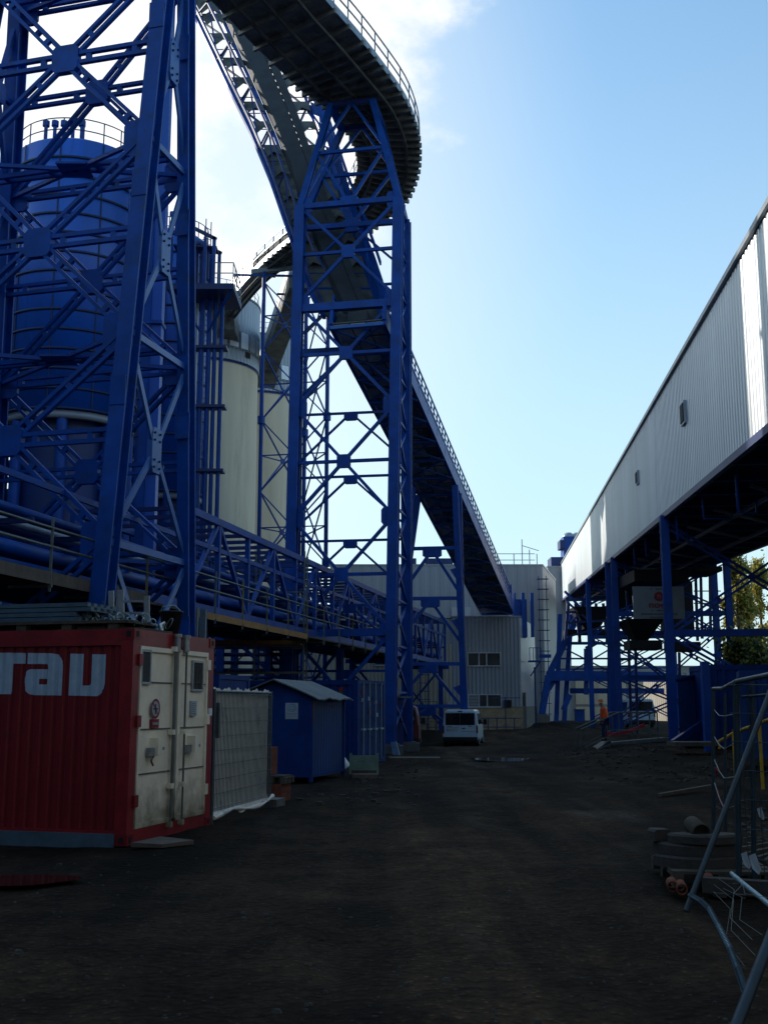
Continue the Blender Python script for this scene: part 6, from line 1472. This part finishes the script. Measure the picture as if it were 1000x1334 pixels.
# ================================================================== SITE FENCE FOREGROUND RIGHT
sf_ = thing('site_fence', 'standing dark mesh site fence with a bent top rail on the right edge', 'fence', V(4.2,14.5,0))
f0 = P(928,1078,14.5); f0.z = 0; f0t = P(928,895,14.5); f1 = P(961,1148,10.4); f1.z = 0; f1t = P(958,888,10.4)
def tu(pts, r, nm, m='polegr', par=None): return MB().tube(pts, r, 8).build(nm, M[m], par)
tu([f0-UZ*.05,f0t], .026, 'post', par=sf_); tu([f0t+V(.12,-.1,-.08)+V(0,0,0),V(f0.x+.12,f0.y-.1,0)], .02, 'post', par=sf_)
tu([f1-UZ*.05,f1t], .03, 'post', par=sf_); f2t = P(1006,878,9.6); tu([f1+V(.12,-.05,-.05),f1t+V(.13,-.05,.0)], .024, 'post', par=sf_)
mid = P(940,897,13); tu([f0t-UZ*.02,mid,f1t], .022, 'top_rail', 'mesh', sf_); tu([f1t,f2t,f2t+V(1.2,-1.2,.02)], .024, 'top_rail', 'mesh', sf_)
tu([f1t+V(.05,0,-.14),f2t+V(.3,-.2,-.14)], .012, 'top_rail', 'polegr', sf_)
def wires(a, b, z0, z1, nv, nh, par, jit=.0, name='mesh_wires', r=.0035, m='polegr'):
    m_ = MB(); a = V(a.x,a.y,0); b = V(b.x,b.y,0)
    for i in range(nv): p = lerp(a,b,(i+.5)/nv); m_.tube([p+UZ*z0,p+V(random.uniform(-jit,jit),0,(z0+z1)/2),p+UZ*z1], r, 4, False)
    for i in range(nh): z = z0+(z1-z0)*i/(nh-1); m_.tube([a+UZ*z, lerp(a,b,.5)+UZ*(z-.04*random.random()), b+UZ*z], r*1.3, 4, False)
    return m_.build(name, M[m], par)
wires(f1, f1+V(1.9,-1.4,0), .05, 1.85, 34, 8, sf_, .01)
# sparse broken wires on the first panel
for py0,py1,sag in ((925,930,.05),(960,968,.10),(990,1012,.12),(1020,1050,.18)):
    a = P(930,py0,14.3); b = P(958,py1,10.6); c = lerp(a,b,.5)-UZ*sag; tu([a,lerp(a,c,.5)+UZ*-.03,c,lerp(c,b,.5),b], .006, 'loose_wire', 'mesh', sf_)
for px,py,Y in ((931,1000,14.2),(933,1030,14.2),(938,1045,13.5)):
    a = P(px,py,Y); tu([a,a+V(.02,-.03,-.06),a+V(-.01,-.03,-.1)], .02, 'tape_scrap', 'signred2', sf_)
# slanted prop
a = P(893,1187,8.9); b = P(1003,900,9.5); br_ = thing('fence_prop', 'slanted steel prop pole leaning against the right site fence', 'prop', a); tu([a,b], .023, 'pole', par=br_); tu([b-V(.02,0,.02),b+V(.3,.1,.05)], .03, 'coupler', 'mesh', br_)
a = P(955,1345,5.0); b = P(1003,1222,5.3); p2 = thing('fence_prop', 'second prop pole cutting the lower right corner of the view', 'prop', a); tu([a,b,b+(b-a)*1.5], .027, 'pole', par=p2)
# fallen panel with spiral-marked galvanised tube
fp = thing('collapsed_fence', 'collapsed fence of bent galvanised tube and loose wires in the lower right', 'fence', PZ(935,1200,0))
pts = [(898,1166,9.0,.16),(912,1174,8.4,0),(923,1184,8.0,0),(935,1206,7.5,0),(950,1236,6.9,0),(960,1262,6.5,0),(968,1285,6.2,0),(974,1303,5.95,0)]
pp_ = [P(px,py,Y) for px,py,Y,_ in pts]; fine = crom([(p.x,p.y) for p in pp_],3); zs_ = [p.z for p in pp_]
pl3 = []
for i in range(len(pp_)-1):
    for k in range(3): pl3.append(lerp(pp_[i],pp_[i+1],k/3))
pl3.append(pp_[-1]); tu(pl3, .018, 'bent_tube', 'galv', fp)
q0_ = P(952,1138,9.0); q1_ = P(966,1150,8.6); q2_ = P(1003,1180,7.6); tu([q0_,q1_,q2_], .018, 'bent_tube', 'galv', fp)
for p_a, p_b, nm in ((pl3,None,0),):
    L_ = len(pl3)
    sp_ = MB()
    for i in range(120):
        t_ = i/120*(L_-1); k = int(t_); p_ = lerp(pl3[k],pl3[min(k+1,L_-1)],t_-k); d_ = (pl3[min(k+1,L_-1)]-pl3[k]).normalized(); u = d_.orthogonal().normalized(); v_ = d_.cross(u)
        sp_.tube([p_+(u*math.cos(s)+v_*math.sin(s))*.019+d_*(s/2/math.pi*.02) for s in [j*math.pi/4 for j in range(9)]], .0035, 4, False)
    sp_.build('spiral_wire', M['polegr'], fp)
rr_ = random.Random(12)
for k in range(6):
    a = P(rr_.uniform(925,985),rr_.uniform(1125,1165),rr_.uniform(8.6,9.6)); b = P(rr_.uniform(965,1010),rr_.uniform(1165,1260),rr_.uniform(6.8,7.6)); m1 = lerp(a,b,.33)+V(.06,0,.03); m2 = lerp(a,b,.66)+V(-.05,0,-.02)
    tu([a,m1,m2,b], .0018, 'loose_wire', 'scaf', fp)
for px,py,Y,s in ((972,1118,10.2,.10),(984,1122,10,.12),(991,1058,10.6,.08)):
    a = P(px,py,Y); m_ = MB(); m_.add([a+V(-s*.5,0,s*.4),a+V(-s*.1,-.03,s*.6),a+V(s*.4,.02,-s*.6),a+V(s*.05,-.04,-s*.9),a+V(-s*.35,-.02,-s*.5)],[(0,4,3,1),(1,3,2)])
    m_.build('film_scrap', M['notice'], fp)

# ================================================================== PALLET WITH CURVED CONCRETE PIECES
po = PZ(846,1130,0); pax = V(math.cos(R(-4)),math.sin(R(-4)),0)
ppl = V(2.66,10.62,0.02)
pt_ = pallet(ppl, pax, 'weathered pallet under the curved concrete pieces at the right', .95, 1.2)
pay = V(-pax.y,pax.x,0)
for sp__ in ():
    pass
def arc_block(c, r0, r1, a0, a1, z0, z1, name, label, m='concdk', n=14):
    mb = MB(); vs = []
    for i in range(n+1):
        a = a0+(a1-a0)*i/n
        for r,z in ((r0,z0),(r1,z0),(r1,z1-.02),(r1-.02,z1),(r0+.02,z1),(r0,z1-.02)): vs.append(V(c[0]+r*math.cos(a), c[1]+r*math.sin(a), z))
    k = 6; mb.add(vs, [(i*k+j,i*k+(j+1)%k,(i+1)*k+(j+1)%k,(i+1)*k+j) for i in range(n) for j in range(k)]); mb.add(vs[:k],[tuple(range(k))[::-1]]); mb.add(vs[-k:],[tuple(range(k))])
    return tag(mb.build(name, M[m], org=V(c[0]+(r0+r1)/2*math.cos((a0+a1)/2),c[1]+(r0+r1)/2*math.sin((a0+a1)/2),z0)), label, 'concrete piece', 'curved concrete pieces on the pallet')
cxx, cyy = 3.02, 11.15
arc_block((cxx,cyy), .22,.43, R(190),R(335), .15,.26, 'curved_slab', 'lowest curved concrete slab of the pile on the pallet')
arc_block((cxx+.02,cyy+.03), .21,.43, R(185),R(340), .265,.37, 'curved_slab', 'middle curved concrete slab of the pile on the pallet')
arc_block((cxx+.05,cyy-.02), .19,.40, R(205),R(330), .375,.46, 'curved_slab', 'topmost curved concrete slab carrying the grey pipe stub')
arc_block((cxx-.02,cyy+.02), .24,.42, R(168),R(200), .375,.48, 'curved_slab', 'short upright concrete piece at the left end of the pile')
bq = P(907,1080,11.0); pst = thing('pipe_stub', 'short grey concrete pipe lying on the curved slabs with its dark mouth to the camera', 'pipe', bq)
pd__ = V(.1,-1,-.25).normalized(); u_ = pd__.cross(UZ).normalized(); v__ = u_.cross(pd__)
m_ = MB(); n = 24; vs = []
for s,r in ((-.26,.08),(0,.092),(.0,.08),(-.25,.07)):
    vs += [bq+pd__*(s+.12)+(u_*math.cos(2*math.pi*k/n)+v__*math.sin(2*math.pi*k/n))*r for k in range(n)]
m_.add(vs,[(j*n+k,j*n+(k+1)%n,(j+1)*n+(k+1)%n,(j+1)*n+k) for j in range(3) for k in range(n)],True); m_.add([vs[k] for k in range(n)],[tuple(range(n))]); m_.build('pipe_wall', M['wood'], pst)
MB().add([bq+pd__*(.06)+(u_*math.cos(2*math.pi*k/n)+v__*math.sin(2*math.pi*k/n))*.079 for k in range(n)],[tuple(range(n))]).build('pipe_core', M['concdk'], pst)
for i_,(px,py,Y) in enumerate(((874,1140,10.35),(886,1144,10.2),(922,1133,10.5))):
    c_ = P(px,py,Y); c_.z = .08 if i_ < 2 else .1; m_ = MB(); n = 16; vs = []
    for s,r in ((-.13,.05),(.13,.05),(.13,.04),(-.13,.04)): vs += [c_+V(r*math.cos(2*math.pi*k/n)+.2*s,s,r*math.sin(2*math.pi*k/n)) for k in range(n)]
    m_.add(vs,[(j*n+k,j*n+(k+1)%n,((j+1)%4)*n+(k+1)%n,((j+1)%4)*n+k) for j in range(4) for k in range(n)],True)
    tag(m_.build('clay_pipe', M['brick'], org=c_), ['terracotta pipe piece under the left part of the pallet','terracotta pipe piece under the middle of the pallet','terracotta pipe piece at the right end of the pallet'][i_], 'clay pipe', 'terracotta pipe pieces')
a = PZ(915,1152,.08); b = PZ(1003,1158,.08); tag(MB().beam(a,b,.12,.13).build('concrete_beam', M['concdk'], org=a), 'long concrete beam lying behind the fallen fence panel', 'beam')
for k,(px,py) in enumerate(((945,1060),(968,1078),(985,1095),(990,1040))):
    a = P(px,py,12.5-k*.3); a.z = .1; m_ = MB(); m_.beam(a,a+V(.9-.2*k,.25,.1),.05,.04); tag(m_.build('timber_offcut', M['wood'], org=a), ['thin timber offcut behind the standing fence, farthest of four','timber offcut behind the fence, second from the pallet','short timber offcut near the white film scraps','timber offcut at the right edge behind the fence'][k], 'timber', 'timber offcuts')
# rubble heap behind fence
m_ = MB(); rs = random.Random(8)
for i in range(420):
    y = rs.uniform(10,19); x = rs.uniform(.29,.45)*y; r = rs.uniform(.012,.045); z = h(x,y); m_.hexa([V(x+rs.uniform(-r,r)*.3+sx_*r,y+sy_*r,z+sz_*r*.7) for sz_ in (-.3,1) for sx_,sy_ in ((-1,-1),(1,-1),(1,1),(-1,1))])
tag(m_.build('rubble', M['concdk'], None), 'loose rubble on the ground behind the right site fence', 'rubble', kind='stuff')
# ruts with reflective water, small litter
for k,(px,py,c_) in enumerate(((190,1262,'notice'),(285,1105,'brick'),(640,1205,'mesh'))): pass

# ================================================================== TREES
def tree(x, y, H_, w, label, seed, cols, n=5200, z0f=.12, cat='tree', lean=0):
    rs = random.Random(seed); z0 = h(x,y); t = thing('poplar_tree' if w < 5.4 else 'tree', label, cat, (x,y,z0), 'trees on the right beyond the containers')
    tr = MB(); tr.tube([V(x,y,z0-.3),V(x+.1,y,z0+H_*.4),V(x+lean,y,z0+H_*.9)], [.35,.22,.05], 8)
    tr.build('trunk', M['bark'], t); lm = MB()
    clumps = []
    for i in range(46):
        f_ = rs.uniform(z0f,.97); env = w*.5*(math.sin(math.pi*min(1,(f_*.93+.12)))**.6); a = rs.uniform(0,6.28); rr = env*rs.uniform(.25,.85); c = V(x+rr*math.cos(a)+lean*f_,y+rr*math.sin(a),z0+H_*f_); clumps.append((c, rs.uniform(.35,1.0)*w*.17))
        if i < 26: lm.tube([V(x+.08+lean*f_*.5,y,c.z-H_*.12),lerp(V(x,y,c.z-H_*.06),c,.6),c],[.08,.05,.02],5)
    lm.build('branches', M['bark'], t)
    for ci, cm in enumerate(cols):
        lf = MB()
        for i in range(n//len(cols)):
            c, r = rs.choice(clumps); d = Vector((rs.gauss(0,1),rs.gauss(0,1),rs.gauss(0,1.5)))*r*.55; p = c+d; s = rs.uniform(.09,.2)*(1.5 if y > 100 else 1); u = Vector((rs.gauss(0,1),rs.gauss(0,1),rs.gauss(0,1))).normalized(); v = u.orthogonal().normalized()
            lf.add([p-u*s,p+v*s*.7,p+u*s,p-v*s*.7],[(0,1,2,3)])
        lf.build('crown', M[cm], t)
q = P(963,860,125); tree(q.x,125,P(966,705,125).z,5.0,'slender poplar with sunlit yellow green leaves right of the gallery trestle',3,['leaf','leaf2'],9000)
q = P(993,860,131); tree(q.x,131,P(1000,722,131).z,4.6,'shorter poplar at the right edge of the view',4,['leaf2','leaf'],7000)
q = P(1000,880,58); tree(q.x-.2,60,P(990,838,60).z,5.0,'bushy dark tree behind the tall blue container',6,['leaf3','leaf'],7000,.15)
q = P(850,930,126); 
for k in range(0): pass

# splice plates with bolts on the near tower legs
for L_ in (FR, RR):
    for z in (3.6, 8.9, 14.2, 18.8):
        c_ = leg_at(L_, z); n_ = nf; x_ = V(math.cos(R(15)),-math.sin(R(15)),0)
        MB().frame(c_, x_, -n_, UZ, -.2,.2,-.27,-.245,-.35,.35).build('splice_plate', M['blue'], t1)
# second rubble strip on the right bank and along the left foot of the containers
for nm_, lab_, fx_, n_ in (('rubble','loose stones and clods on the bank before the ramp and the blue cabins',lambda y: rs.uniform(.12,.30)*y+1.5,500),('rubble','loose stones along the foot of the shed and containers',lambda y: rs.uniform(-.10,.06)*y-.6,320)):
    m_ = MB(); rs = random.Random(n_)
    for i in range(n_):
        y = rs.uniform(24,50) if n_ > 400 else rs.uniform(19,46); x = fx_(y); r = rs.uniform(.02,.07); z = h(x,y)+micro(x,y)
        if n_ < 400 and -3.6 < x < -.6 and 22.5 < y < 30: continue
        m_.hexa([V(x+rs.uniform(-r,r)*.5+sx_*r*rs.uniform(.5,1),y+sy_*r*rs.uniform(.5,1),z+sz_*r*.6) for sz_ in (-.3,1) for sx_,sy_ in ((-1,-1),(1,-1),(1,1),(-1,1))])
    tag(m_.build(nm_, M['concdk'], None), lab_, 'rubble', kind='stuff')
